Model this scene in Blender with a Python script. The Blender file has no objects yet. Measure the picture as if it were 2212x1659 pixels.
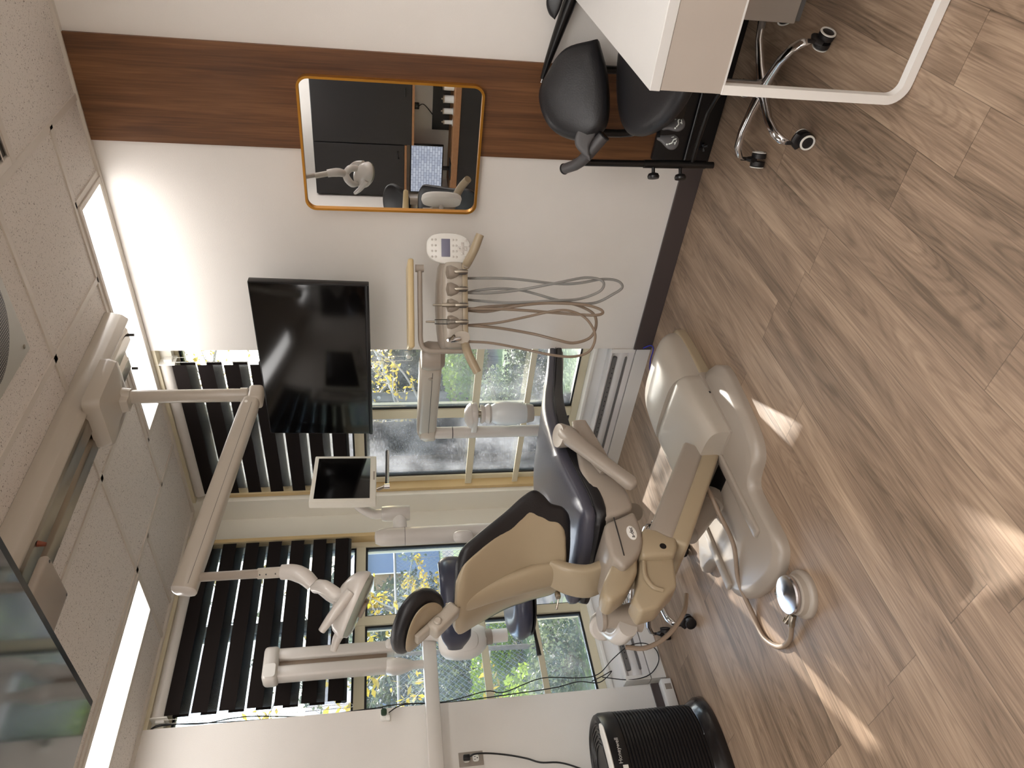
import bpy, bmesh, math, random
from mathutils import Vector, Matrix, Quaternion
random.seed(7)
S = bpy.context.scene
COL = S.collection
V = Vector
PI = math.pi
CE = 2.56          # ceiling height

# ------------------------------------------------------------------ camera
cam = bpy.data.objects.new('camera', bpy.data.cameras.new('camera'))
COL.objects.link(cam)
_r = V((0.759196, 0.650733, -0.012973)); _u = V((-0.104361, 0.141381, 0.984439)); _f = V((-0.642441, 0.746028, -0.175247))
# the phone was held on its side: its right edge points at the floor
cam.matrix_world = Matrix(((-_u.x, _r.x, -_f.x, 3.51227), (-_u.y, _r.y, -_f.y, -2.95979), (-_u.z, _r.z, -_f.z, 1.43899), (0, 0, 0, 1)))
cam.data.sensor_fit = 'HORIZONTAL'; cam.data.sensor_width = 36; cam.data.lens = 25.3665
cam.data.clip_start = 0.05; cam.data.clip_end = 500
S.camera = cam

# ------------------------------------------------------------------ world, sun, exposure
w = bpy.data.worlds.new('sky'); S.world = w; w.use_nodes = True
nt = w.node_tree; nt.nodes.clear()
sky = nt.nodes.new('ShaderNodeTexSky'); sky.sky_type = 'NISHITA'; sky.sun_disc = False
sky.sun_elevation = math.radians(30.3); sky.sun_rotation = math.radians(-26); sky.air_density = 1.2; sky.dust_density = 1.5
bg = nt.nodes.new('ShaderNodeBackground'); bg.inputs[1].default_value = 0.95
wo = nt.nodes.new('ShaderNodeOutputWorld')
nt.links.new(sky.outputs[0], bg.inputs[0]); nt.links.new(bg.outputs[0], wo.inputs[0])
sun = bpy.data.objects.new('sun', bpy.data.lights.new('sun', 'SUN')); COL.objects.link(sun)
sun.data.energy = 13.0; sun.data.angle = math.radians(0.6); sun.data.color = (1.0, 0.93, 0.86)
sun.rotation_mode = 'QUATERNION'
sun.rotation_quaternion = V((0.52, -1.0, -0.66)).normalized().to_track_quat('-Z', 'Y')
sun.location = (-6, 12, 8)
S.view_settings.view_transform = 'Standard'; S.view_settings.look = 'None'
S.view_settings.gamma = 1.0; S.view_settings.use_curve_mapping = False
S.view_settings.exposure = 0.0

# ------------------------------------------------------------------ materials
def lin(c):
    if isinstance(c, str):
        c = [int(c[i:i + 2], 16) / 255 for i in (0, 2, 4)]
    return tuple(x / 12.92 if x <= .04045 else ((x + .055) / 1.055) ** 2.4 for x in c)
def mat(name, col, rough=.5, metal=0., spec=.5, bump=0., bscale=60., coat=0., var=0., vscale=8., trans=0., emis=None, estr=0.):
    m = bpy.data.materials.new(name); m.use_nodes = True
    n = m.node_tree.nodes; l = m.node_tree.links; b = n['Principled BSDF']
    c = lin(col)
    b.inputs['Base Color'].default_value = (*c, 1); b.inputs['Roughness'].default_value = rough
    b.inputs['Metallic'].default_value = metal; b.inputs['Specular IOR Level'].default_value = spec
    b.inputs['Coat Weight'].default_value = coat; b.inputs['Coat Roughness'].default_value = .1
    b.inputs['Transmission Weight'].default_value = trans
    if emis: b.inputs['Emission Color'].default_value = (*lin(emis), 1); b.inputs['Emission Strength'].default_value = estr
    tc = n.new('ShaderNodeTexCoord')
    if bump:
        nz = n.new('ShaderNodeTexNoise'); nz.inputs['Scale'].default_value = bscale; nz.inputs['Detail'].default_value = 3
        bp = n.new('ShaderNodeBump'); bp.inputs['Strength'].default_value = bump; bp.inputs['Distance'].default_value = .004
        l.new(tc.outputs['Object'], nz.inputs['Vector']); l.new(nz.outputs[0], bp.inputs['Height']); l.new(bp.outputs[0], b.inputs['Normal'])
    nz2 = n.new('ShaderNodeTexNoise'); nz2.inputs['Scale'].default_value = vscale
    mx = n.new('ShaderNodeMix'); mx.data_type = 'RGBA'
    v = max(var, .02)
    mx.inputs[6].default_value = (*[x * (1 - v) for x in c], 1); mx.inputs[7].default_value = (*[min(1, x * (1 + v)) for x in c], 1)
    l.new(tc.outputs['Object'], nz2.inputs['Vector']); l.new(nz2.outputs[0], mx.inputs[0]); l.new(mx.outputs[2], b.inputs['Base Color'])
    return m
def nodes_of(m): return m.node_tree.nodes, m.node_tree.links, m.node_tree.nodes['Principled BSDF']

M = {}
M['wall'] = mat('wall_paint', 'e6e1db', .7, bump=.12, bscale=220)
M['column'] = mat('column_paint', 'e6e2d6', .6, bump=.05, bscale=150)
M['knee'] = mat('knee_wall_paint', 'e8e6e4', .5)
M['base'] = mat('dark_vinyl_baseboard', '4a4140', .35)
M['frame'] = mat('cream_window_frame', 'd5cbb0', .4)
M['casing'] = mat('tan_window_casing', 'c7ac7c', .45)
M['gasket'] = mat('black_gasket', '14151a', .5)
M['white'] = mat('white_enamel', 'e9e6e1', .35)
M['heater'] = mat('heater_enamel', 'e4e1df', .3)
M['heaterdark'] = mat('heater_slot', '6d6a68', .6)
M['tbar'] = mat('ceiling_grid', 'd6cec4', .5)
M['beige'] = mat('beige_plastic', 'b9b0a3', .32, coat=.25)
M['beige_dk'] = mat('taupe_plastic', 'a1968a', .38, coat=.15)
M['lightbeige'] = mat('light_beige_plastic', 'cec8c1', .28, coat=.3)
M['shell'] = mat('tan_shell_plastic', 'a9997f', .35, coat=.15)
M['black_leather'] = mat('black_upholstery', '1b1a1d', .42, bump=.15, bscale=180)
M['grey_leather'] = mat('charcoal_upholstery', '474753', .38, bump=.12, bscale=120, coat=.15)
M['blue_leather'] = mat('navy_vinyl', '33374a', .35, coat=.2)
M['blackplastic'] = mat('black_plastic', '121113', .35)
M['blackmetal'] = mat('black_painted_tube', '0d0c0d', .3)
M['greyplastic'] = mat('dark_grey_plastic', '4c4a4b', .45)
M['chrome'] = mat('polished_metal', 'd8d8da', .12, metal=1)
M['steel'] = mat('brushed_steel', 'a89f92', .3, metal=1)
M['rubber'] = mat('rubber', '1a1718', .5)
M['hose'] = mat('taupe_hose', '8b7968', .4)
M['hosegrey'] = mat('grey_hose', '8e8c88', .4)
M['screen'] = mat('black_screen_glass', '050404', .12, spec=.6)
M['bezel'] = mat('black_bezel', '100f11', .3)
M['gold'] = mat('brushed_gold', 'c58a35', .32, metal=.75)
M['desk'] = mat('white_laminate', 'd8d6d3', .35)
M['deskedge'] = mat('pale_laminate_front', 'b4aaa0', .4)
M['cream'] = mat('cream_tray_edge', 'cfb98d', .35)
M['mirror'] = mat('mirror_silver', 'eeeeee', .0, metal=1)
M['cabinet'] = mat('charcoal_cabinet', '1d1b1c', .4)
M['cabwood'] = mat('oak_edge', '9a6f4a', .5, var=.15, vscale=30)
M['cable'] = mat('black_cable', '101012', .45)
M['bluecable'] = mat('blue_cable', '2c2fae', .4)
M['letter'] = mat('silver_lettering', 'c9c6c2', .4)
M['darkletter'] = mat('dark_lettering', '1b1b1b', .5)
M['whiteplastic'] = mat('white_plastic', 'eceae4', .3)
M['whiteicon'] = mat('white_icon', 'e9efe9', .5)
M['plate'] = mat('grey_cover_plate', '9b9187', .35)
M['orange'] = mat('rust_knob', '7e3b1d', .5)
M['lcd'] = mat('grey_lcd', '7b7b90', .2)
M['bottle'] = mat('frosted_bottle', 'd8dcdc', .25, coat=.3)

def diffuser():
    m = bpy.data.materials.new('lit_diffuser'); m.use_nodes = True
    n, l, b = nodes_of(m)
    b.inputs['Base Color'].default_value = (.8, .8, .8, 1); b.inputs['Emission Color'].default_value = (1, .975, .95, 1)
    tc = n.new('ShaderNodeTexCoord'); nz = n.new('ShaderNodeTexNoise'); nz.inputs['Scale'].default_value = 2
    mr = n.new('ShaderNodeMapRange'); mr.inputs[3].default_value = 7.2; mr.inputs[4].default_value = 8.0
    l.new(tc.outputs['Object'], nz.inputs['Vector']); l.new(nz.outputs[0], mr.inputs[0]); l.new(mr.outputs[0], b.inputs['Emission Strength'])
    return m
M['lit'] = diffuser()

def floor_mat():
    m = bpy.data.materials.new('wood_plank_floor'); m.use_nodes = True
    n, l, b = nodes_of(m)
    def N(t, **k):
        x = n.new(t)
        for a, c in k.items(): setattr(x, a, c)
        return x
    def math_(op, a, bb=None):
        x = N('ShaderNodeMath', operation=op)
        for i, q in enumerate((a, bb)):
            if q is None: continue
            if isinstance(q, (int, float)): x.inputs[i].default_value = q
            else: l.new(q, x.inputs[i])
        return x.outputs[0]
    tc = N('ShaderNodeTexCoord'); sp = N('ShaderNodeSeparateXYZ'); l.new(tc.outputs['Object'], sp.inputs[0])
    PW, PL = .178, 1.22
    xi = math_('DIVIDE', sp.outputs[0], PW); col = math_('FLOOR', xi)
    wn = N('ShaderNodeTexWhiteNoise', noise_dimensions='1D'); l.new(col, wn.inputs['W'])
    yy = math_('ADD', math_('DIVIDE', sp.outputs[1], PL), math_('MULTIPLY', wn.outputs[0], 7.3)); row = math_('FLOOR', yy)
    cb = N('ShaderNodeCombineXYZ'); l.new(col, cb.inputs[0]); l.new(row, cb.inputs[1])
    wn2 = N('ShaderNodeTexWhiteNoise', noise_dimensions='3D'); l.new(cb.outputs[0], wn2.inputs['Vector'])
    # per-plank shifted, stretched coordinates
    sh = N('ShaderNodeVectorMath', operation='MULTIPLY_ADD'); l.new(wn2.outputs['Color'], sh.inputs[0]); sh.inputs[1].default_value = (9, 31, 5); l.new(tc.outputs['Object'], sh.inputs[2])
    mp = N('ShaderNodeMapping'); mp.inputs['Scale'].default_value = (10, 1.1, 1); l.new(sh.outputs[0], mp.inputs[0])
    n1 = N('ShaderNodeTexNoise'); n1.inputs['Scale'].default_value = 1.0; n1.inputs['Detail'].default_value = 4; n1.inputs['Distortion'].default_value = 1.2; l.new(mp.outputs[0], n1.inputs['Vector'])
    mp2 = N('ShaderNodeMapping'); mp2.inputs['Scale'].default_value = (130, 3.5, 1); l.new(sh.outputs[0], mp2.inputs[0])
    n2 = N('ShaderNodeTexNoise'); n2.inputs['Scale'].default_value = 1.6; n2.inputs['Detail'].default_value = 5; l.new(mp2.outputs[0], n2.inputs['Vector'])
    # cathedral rings
    mp3 = N('ShaderNodeMapping'); mp3.inputs['Scale'].default_value = (7, .75, 1); l.new(sh.outputs[0], mp3.inputs[0])
    n3 = N('ShaderNodeTexNoise'); n3.inputs['Scale'].default_value = 1.0; n3.inputs['Detail'].default_value = 1; l.new(mp3.outputs[0], n3.inputs['Vector'])
    rings = math_('SINE', math_('MULTIPLY', n3.outputs[0], 170))
    ringm = math_('MULTIPLY', math_('MAXIMUM', rings, 0), .06)
    cr = N('ShaderNodeValToRGB'); e = cr.color_ramp.elements
    e[0].position = .30; e[0].color = (*lin('685747'), 1); e[1].position = .72; e[1].color = (*lin('b79f87'), 1)
    k = e.new(.5); k.color = (*lin('937c68'), 1)
    mixv = math_('SUBTRACT', math_('ADD', math_('MULTIPLY', n1.outputs[0], .62), math_('MULTIPLY', n2.outputs[0], .38)), ringm)
    mixv = math_('ADD', mixv, math_('MULTIPLY', math_('SUBTRACT', wn2.outputs[0], .5), .13))
    l.new(mixv, cr.inputs[0])
    # seams
    fx = math_('FRACT', xi); fy = math_('FRACT', yy)
    sx = math_('LESS_THAN', math_('MINIMUM', fx, math_('SUBTRACT', 1, fx)), .006); sy = math_('LESS_THAN', math_('MINIMUM', fy, math_('SUBTRACT', 1, fy)), .001)
    seam = math_('MAXIMUM', sx, sy)
    mx = N('ShaderNodeMix', data_type='RGBA'); l.new(math_('MULTIPLY', seam, .45), mx.inputs[0]); l.new(cr.outputs[0], mx.inputs[6]); mx.inputs[7].default_value = (.02, .013, .009, 1)
    l.new(mx.outputs[2], b.inputs['Base Color'])
    mr = N('ShaderNodeMapRange'); mr.inputs[3].default_value = .34; mr.inputs[4].default_value = .52; l.new(n2.outputs[0], mr.inputs[0]); l.new(mr.outputs[0], b.inputs['Roughness'])
    bp = N('ShaderNodeBump'); bp.inputs['Strength'].default_value = .25; bp.inputs['Distance'].default_value = .002
    l.new(n2.outputs[0], bp.inputs['Height']); l.new(bp.outputs[0], b.inputs['Normal'])
    b.inputs['Specular IOR Level'].default_value = .5
    return m
M['floor'] = floor_mat()

def walnut_mat():
    m = bpy.data.materials.new('walnut_laminate'); m.use_nodes = True
    n, l, b = nodes_of(m)
    tc = n.new('ShaderNodeTexCoord'); mp = n.new('ShaderNodeMapping'); mp.inputs['Scale'].default_value = (14, 14, .8); l.new(tc.outputs['Object'], mp.inputs[0])
    n1 = n.new('ShaderNodeTexNoise'); n1.inputs['Scale'].default_value = 1.2; n1.inputs['Detail'].default_value = 5; n1.inputs['Distortion'].default_value = .8; l.new(mp.outputs[0], n1.inputs['Vector'])
    mp2 = n.new('ShaderNodeMapping'); mp2.inputs['Scale'].default_value = (160, 160, 4); l.new(tc.outputs['Object'], mp2.inputs[0])
    n2 = n.new('ShaderNodeTexNoise'); n2.inputs['Scale'].default_value = 1.; n2.inputs['Detail'].default_value = 3; l.new(mp2.outputs[0], n2.inputs['Vector'])
    ad = n.new('ShaderNodeMath'); ad.operation = 'MULTIPLY_ADD'; ad.inputs[1].default_value = .3; l.new(n2.outputs[0], ad.inputs[0]); 
    mu = n.new('ShaderNodeMath'); mu.operation = 'MULTIPLY'; mu.inputs[1].default_value = .7; l.new(n1.outputs[0], mu.inputs[0]); l.new(mu.outputs[0], ad.inputs[2])
    cr = n.new('ShaderNodeValToRGB'); e = cr.color_ramp.elements; e[0].position = .33; e[0].color = (*lin('4a2d1a'), 1); e[1].position = .68; e[1].color = (*lin('875d3a'), 1)
    k = e.new(.5); k.color = (*lin('6b4629'), 1)
    l.new(ad.outputs[0], cr.inputs[0]); l.new(cr.outputs[0], b.inputs['Base Color']); b.inputs['Roughness'].default_value = .45
    return m
M['walnut'] = walnut_mat()

def ceiling_mat():
    m = bpy.data.materials.new('mineral_fibre_tile'); m.use_nodes = True
    n, l, b = nodes_of(m)
    tc = n.new('ShaderNodeTexCoord')
    n1 = n.new('ShaderNodeTexNoise'); n1.inputs['Scale'].default_value = 210; n1.inputs['Detail'].default_value = 2; n1.inputs['Distortion'].default_value = .9; l.new(tc.outputs['Object'], n1.inputs['Vector'])
    cr = n.new('ShaderNodeValToRGB'); e = cr.color_ramp.elements; e[0].position = .325; e[0].color = (*lin('766b62'), 1); e[1].position = .37; e[1].color = (*lin('e2dbd4'), 1)
    l.new(n1.outputs[0], cr.inputs[0]); l.new(cr.outputs[0], b.inputs['Base Color']); b.inputs['Roughness'].default_value = .9
    bp = n.new('ShaderNodeBump'); bp.inputs['Strength'].default_value = .3; bp.inputs['Distance'].default_value = .003; l.new(n1.outputs[0], bp.inputs['Height']); l.new(bp.outputs[0], b.inputs['Normal'])
    return m
M['tile'] = ceiling_mat()

def glass_mat(name, tint=(1, 1, 1), haze=.0):
    m = bpy.data.materials.new(name); m.use_nodes = True
    n = m.node_tree.nodes; l = m.node_tree.links; n.clear()
    o = n.new('ShaderNodeOutputMaterial'); t = n.new('ShaderNodeBsdfTransparent'); g = n.new('ShaderNodeBsdfGlossy')
    t.inputs[0].default_value = (*tint, 1); g.inputs['Roughness'].default_value = .02
    f = n.new('ShaderNodeFresnel'); f.inputs[0].default_value = 1.45
    mx = n.new('ShaderNodeMixShader'); l.new(f.outputs[0], mx.inputs[0]); l.new(t.outputs[0], mx.inputs[1]); l.new(g.outputs[0], mx.inputs[2])
    out = mx
    if haze:
        tl = n.new('ShaderNodeBsdfTranslucent'); tl.inputs[0].default_value = (.9, .93, 1, 1)
        tc = n.new('ShaderNodeTexCoord'); nz = n.new('ShaderNodeTexNoise'); nz.inputs['Scale'].default_value = 3.5; nz.inputs['Detail'].default_value = 6
        nz2 = n.new('ShaderNodeTexNoise'); nz2.inputs['Scale'].default_value = 260; nz2.inputs['Detail'].default_value = 0
        l.new(tc.outputs['Object'], nz.inputs['Vector']); l.new(tc.outputs['Object'], nz2.inputs['Vector'])
        mr = n.new('ShaderNodeMapRange'); mr.inputs[1].default_value = .42; mr.inputs[2].default_value = .75; mr.inputs[3].default_value = .01; mr.inputs[4].default_value = haze
        mr2 = n.new('ShaderNodeMapRange'); mr2.inputs[1].default_value = .72; mr2.inputs[2].default_value = .76; mr2.inputs[3].default_value = 0; mr2.inputs[4].default_value = haze * 1.5
        ad = n.new('ShaderNodeMath'); l.new(nz.outputs[0], mr.inputs[0]); l.new(nz2.outputs[0], mr2.inputs[0]); l.new(mr.outputs[0], ad.inputs[0]); l.new(mr2.outputs[0], ad.inputs[1])
        m2 = n.new('ShaderNodeMixShader'); l.new(ad.outputs[0], m2.inputs[0]); l.new(mx.outputs[0], m2.inputs[1]); l.new(tl.outputs[0], m2.inputs[2]); out = m2
    l.new(out.outputs[0], o.inputs[0])
    return m
M['glass'] = glass_mat('dusty_window_glass', (.93, .95, .95), .06)
M['clear'] = glass_mat('clear_plastic', (.93, .95, .96))

def sheer_mat(name, pitch, dark, off):
    """zebra blind cloth: opaque dark bands and see-through pinstriped bands (object Z)"""
    m = bpy.data.materials.new(name); m.use_nodes = True
    n = m.node_tree.nodes; l = m.node_tree.links; n.clear()
    o = n.new('ShaderNodeOutputMaterial'); tc = n.new('ShaderNodeTexCoord'); sp = n.new('ShaderNodeSeparateXYZ'); l.new(tc.outputs['Object'], sp.inputs[0])
    def mm(op, a, b_):
        x = n.new('ShaderNodeMath'); x.operation = op
        for i, q in enumerate((a, b_)):
            if isinstance(q, (int, float)): x.inputs[i].default_value = q
            else: l.new(q, x.inputs[i])
        return x.outputs[0]
    fr = mm('FRACT', mm('DIVIDE', mm('ADD', sp.outputs[2], off + 100 * pitch), pitch), 0)
    isdark = mm('LESS_THAN', fr, dark / pitch)
    d = n.new('ShaderNodeBsdfDiffuse'); d.inputs[0].default_value = (*lin('24201f'), 1)
    tr = n.new('ShaderNodeBsdfTransparent'); tr.inputs[0].default_value = (.9, .9, .9, 1); tl = n.new('ShaderNodeBsdfTranslucent'); tl.inputs[0].default_value = (.75, .75, .75, 1)
    ad = mm('ADD', sp.outputs[0], sp.outputs[1]); st = mm('LESS_THAN', mm('FRACT', mm('MULTIPLY', ad, 160), 0), .35)
    s = n.new('ShaderNodeMixShader'); l.new(mm('ADD', mm('MULTIPLY', st, .22), .05), s.inputs[0]); l.new(tr.outputs[0], s.inputs[1]); l.new(tl.outputs[0], s.inputs[2])
    f = n.new('ShaderNodeMixShader'); l.new(isdark, f.inputs[0]); l.new(s.outputs[0], f.inputs[1]); l.new(d.outputs[0], f.inputs[2]); l.new(f.outputs[0], o.inputs[0])
    return m
M['zebra_front'] = sheer_mat('zebra_cloth_front', .1256, .073, .0)
M['zebra_back'] = sheer_mat('zebra_cloth_back', .1256, .073, .036)

# ------------------------------------------------------------------ mesh helpers
def tag(o, label=None, cat=None, group=None, kind=None):
    if label: o['label'] = label
    if cat: o['category'] = cat
    if group: o['group'] = group
    if kind: o['kind'] = kind
    return o
def thing(name, loc, label, cat, group=None):
    o = bpy.data.objects.new(name, None); COL.objects.link(o); o.location = loc; o.empty_display_size = .1
    return tag(o, label, cat, group)
def base_of(p):
    b_ = V((0, 0, 0))
    while p is not None: b_ += V(p.location); p = p.parent
    return b_
def obj(name, bm, m, parent=None, smooth=True, angle=35, mods=(), label=None):
    """link bm (in room coordinates) as one mesh object under parent"""
    bmesh.ops.recalc_face_normals(bm, faces=bm.faces)
    off = base_of(parent)
    vs = [v.co for v in bm.verts]
    if parent is None and vs:
        lo = V([min(v[i] for v in vs) for i in range(3)]); hi = V([max(v[i] for v in vs) for i in range(3)])
        off = V(((lo.x + hi.x) / 2, (lo.y + hi.y) / 2, lo.z))
        if name.startswith(('wall', 'floor', 'ceiling')): off = V((0, 0, 0))
    bm.transform(Matrix.Translation(-off))
    me = bpy.data.meshes.new(name); bm.to_mesh(me); bm.free()
    o = bpy.data.objects.new(name, me); COL.objects.link(o)
    if parent is not None: o.parent = parent
    else: o.location = off
    me.materials.append(M[m] if isinstance(m, str) else m)
    if smooth:
        for p in me.polygons: p.use_smooth = True
        me.set_sharp_from_angle(angle=math.radians(angle))
    if label: o['label'] = label
    return o
def BM(): return bmesh.new()
def box(bm, lo, hi, bev=0, seg=2, rot=None, piv=None):
    """axis box lo..hi, optionally bevelled and turned about piv"""
    lo, hi = V(lo), V(hi); c = (lo + hi) / 2; s = hi - lo
    r = bmesh.ops.create_cube(bm, size=1, matrix=Matrix.Translation(c) @ Matrix.Diagonal((*s, 1)))
    vs = r['verts']
    if bev:
        es = list({e for v in vs for e in v.link_edges})
        rr = bmesh.ops.bevel(bm, geom=es, offset=bev, segments=seg, profile=.5, affect='EDGES', clamp_overlap=True)
        vs = list({v for f in rr['faces'] for v in f.verts} | {v for v in vs if v.is_valid})
    if rot is not None:
        p = V(piv) if piv is not None else c
        bmesh.ops.transform(bm, matrix=Matrix.Translation(p) @ rot @ Matrix.Translation(-p), verts=vs)
    return vs
def frame_from(t, up=V((0, 0, 1))):
    t = V(t).normalized()
    if abs(t.dot(up)) > .98: up = V((0, 1, 0))
    x = t.cross(up).normalized(); y = x.cross(t).normalized()
    return x, y, t
def loft(bm, rings, cap=True, closed=True):
    rs = [[bm.verts.new(p) for p in r] for r in rings]
    n = len(rs[0])
    for a, b_ in zip(rs, rs[1:]):
        for i in range(n if closed else n - 1):
            j = (i + 1) % n
            bm.faces.new((a[i], a[j], b_[j], b_[i]))
    if cap and closed:
        bm.faces.new(rs[0][::-1]); bm.faces.new(rs[-1])
    return rs
def spline(pts, n=6):
    """Catmull-Rom through pts"""
    P = [V(p) for p in pts]
    if len(P) < 3: return P
    Q = [P[0] * 2 - P[1]] + P + [P[-1] * 2 - P[-2]]; out = []
    for i in range(1, len(Q) - 2):
        a, b_, c, d = Q[i - 1:i + 3]
        for k in range(n):
            t = k / n
            out.append(.5 * ((2 * b_) + (c - a) * t + (2 * a - 5 * b_ + 4 * c - d) * t * t + (3 * b_ - a - 3 * c + d) * t ** 3))
    out.append(P[-1]); return out
def tube(bm, pts, r, seg=12, smooth=0, r2=None, cap=True):
    """tube of radius r (number or list) along pts, parallel-transported frame; r2 = second semi-axis factor"""
    P = spline(pts, smooth) if smooth else [V(p) for p in pts]
    n = len(P)
    if isinstance(r, (list, tuple)):
        m_ = len(r) - 1; R_ = [r[min(m_, int(i / (n - 1) * m_))] + (r[min(m_, int(i / (n - 1) * m_) + 1)] - r[min(m_, int(i / (n - 1) * m_))]) * ((i / (n - 1) * m_) % 1) for i in range(n)]
    else: R_ = [r] * n
    T = [(P[min(i + 1, n - 1)] - P[max(i - 1, 0)]).normalized() for i in range(n)]
    x, y, _ = frame_from(T[0]); rings = []
    for i in range(n):
        if i:
            q = T[i - 1].rotation_difference(T[i]); x = q @ x; y = q @ y
        rings.append([P[i] + (x * math.cos(a) * R_[i] + y * math.sin(a) * R_[i] * (r2 or 1)) for a in (2 * PI * k / seg for k in range(seg))])
    loft(bm, rings, cap)
def cyl(bm, a, b_, r, seg=24, ra=None): tube(bm, [a, b_], [r, ra if ra is not None else r], seg)
def lathe(bm, o, axis, prof, seg=32):
    """prof = [(dist along axis, radius)]"""
    x, y, t = frame_from(axis); o = V(o); rings = []
    for d, r in prof:
        rings.append([o + t * d + (x * math.cos(a) + y * math.sin(a)) * max(r, 1e-4) for a in (2 * PI * k / seg for k in range(seg))])
    loft(bm, rings, True)
def prism(bm, poly, a0, a1, axis='X', bev=0, seg=2):
    """2-D outline swept along an axis. axis X: poly=(y,z); Y: poly=(x,z); Z: poly=(x,y)"""
    def mk(p, a): return {'X': (a, p[0], p[1]), 'Y': (p[0], a, p[1]), 'Z': (p[0], p[1], a)}[axis]
    A = [bm.verts.new(mk(p, a0)) for p in poly]; B = [bm.verts.new(mk(p, a1)) for p in poly]; n = len(poly)
    fs = [bm.faces.new(A[::-1]), bm.faces.new(B)] + [bm.faces.new((A[i], A[(i + 1) % n], B[(i + 1) % n], B[i])) for i in range(n)]
    bmesh.ops.recalc_face_normals(bm, faces=fs)
    if bev:
        es = list({e for v in A + B for e in v.link_edges})
        bmesh.ops.bevel(bm, geom=es, offset=bev, segments=seg, profile=.5, affect='EDGES', clamp_overlap=True)
def rrect(cx, cy, hx, hy, r, n=6):
    out = []
    for sx, sy, a0 in ((1, 1, 0), (-1, 1, PI / 2), (-1, -1, PI), (1, -1, 3 * PI / 2)):
        for k in range(n + 1):
            a = a0 + PI / 2 * k / n; out.append((cx + sx * (hx - r) + r * math.cos(a), cy + sy * (hy - r) + r * math.sin(a)))
    return out
def superring(c, ex, ey, hx, hy, n=28, p=3.5):
    out = []
    for k in range(n):
        a = 2 * PI * k / n; ca, sa = math.cos(a), math.sin(a)
        out.append(V(c) + V(ex) * hx * math.copysign(abs(ca) ** (2 / p), ca) + V(ey) * hy * math.copysign(abs(sa) ** (2 / p), sa))
    return out
def pad(bm, path, ex=V((1, 0, 0)), n=36, p=4, endr=.35, cup=None):
    """upholstered pad along path=[(point, half_width, half_thick)] ; ex lateral; cup(i_frac)->forward lift at the wings"""
    P = [V(q[0]) for q in path]; rings = []; m_ = len(P)
    for i, (q, hw, ht) in enumerate(path):
        t = (P[min(i + 1, m_ - 1)] - P[max(i - 1, 0)]).normalized(); ny = V(ex).cross(t).normalized()
        ring = superring(q, ex, ny, hw, ht, n, p)
        if cup:
            c = cup(i / (m_ - 1))
            ring = [v + V(c) * min(1, abs((v - V(q)).dot(V(ex))) / max(hw, 1e-3)) ** 2 for v in ring]
        rings.append(ring)
    loft(bm, rings, True)
def resample(keys, n):
    """keys=[(t,(vals...))] -> n smooth samples"""
    out = []
    for i in range(n):
        t = keys[0][0] + (keys[-1][0] - keys[0][0]) * i / (n - 1)
        j = max(k for k in range(len(keys)) if keys[k][0] <= t + 1e-9); j = min(j, len(keys) - 2)
        def g(k): return keys[max(0, min(len(keys) - 1, k))][1]
        u = (t - keys[j][0]) / (keys[j + 1][0] - keys[j][0])
        a, b_, c, d = g(j - 1), g(j), g(j + 1), g(j + 2)
        out.append(tuple(.5 * (2 * b + (c_ - a_) * u + (2 * a_ - 5 * b + 4 * c_ - d_) * u * u + (3 * b - a_ - 3 * c_ + d_) * u ** 3) for a_, b, c_, d_ in zip(a, b_, c, d)))
    return out
def dup(root, loc=None, rot=None, label=None, parent=None):
    r = root.copy(); COL.objects.link(r); r.parent = parent if parent is not None else r.parent
    if loc is not None: r.location = loc
    if rot is not None: r.rotation_euler = rot
    if label: r['label'] = label
    for ch in list(root.children): dup(ch, parent=r)
    return r
def text_obj(name, s, size, m, parent, loc, right, up, ext=.0008, label=None):
    """raised lettering: right/up are room directions of the text"""
    cu = bpy.data.curves.new(name, 'FONT'); cu.body = s; cu.size = size; cu.extrude = ext; cu.align_x = 'CENTER'; cu.align_y = 'CENTER'
    t = bpy.data.objects.new(name, cu); COL.objects.link(t)
    dg = bpy.context.evaluated_depsgraph_get(); me = bpy.data.meshes.new_from_object(t.evaluated_get(dg))
    bpy.data.objects.remove(t); bm = BM(); bm.from_mesh(me)
    x = V(right).normalized(); y = V(up).normalized(); z = x.cross(y)
    mt = Matrix((x, y, z)).transposed().to_4x4(); mt.translation = V(loc)
    bm.transform(mt)
    return obj(name, bm, m, parent, smooth=False, label=label)
def struct(name, bm, m, smooth=False, **k):
    o = obj(name, bm, m, None, smooth=smooth, **k); o['kind'] = 'structure'; return o
# ================================================================== ROOM SHELL
XR, YB = 4.7, -4.7      # far side of the room behind the camera
bm = BM(); box(bm, (-.3, YB - .1, -.1), (XR + .1, .3, 0)); struct('floor', bm, 'floor')
bm = BM(); box(bm, (-.3, YB - .1, CE), (XR + .1, .3, CE + .1)); struct('ceiling', bm, 'tile')
bm = BM()
box(bm, (1.2065, 0, 0), (XR + .1, .25, CE))                       # plain wall right of the window
struct('wall_right', bm, 'wall')
bm = BM(); box(bm, (-.25, YB - .1, 0), (0, -1.283, CE)); struct('wall_left', bm, 'wall')
bm = BM(); box(bm, (XR, YB - .1, 0), (XR + .1, .25, CE)); struct('wall_side', bm, 'wall')
bm = BM(); box(bm, (0, YB - .1, 0), (XR, YB, CE)); struct('wall_back', bm, 'wall')
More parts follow.
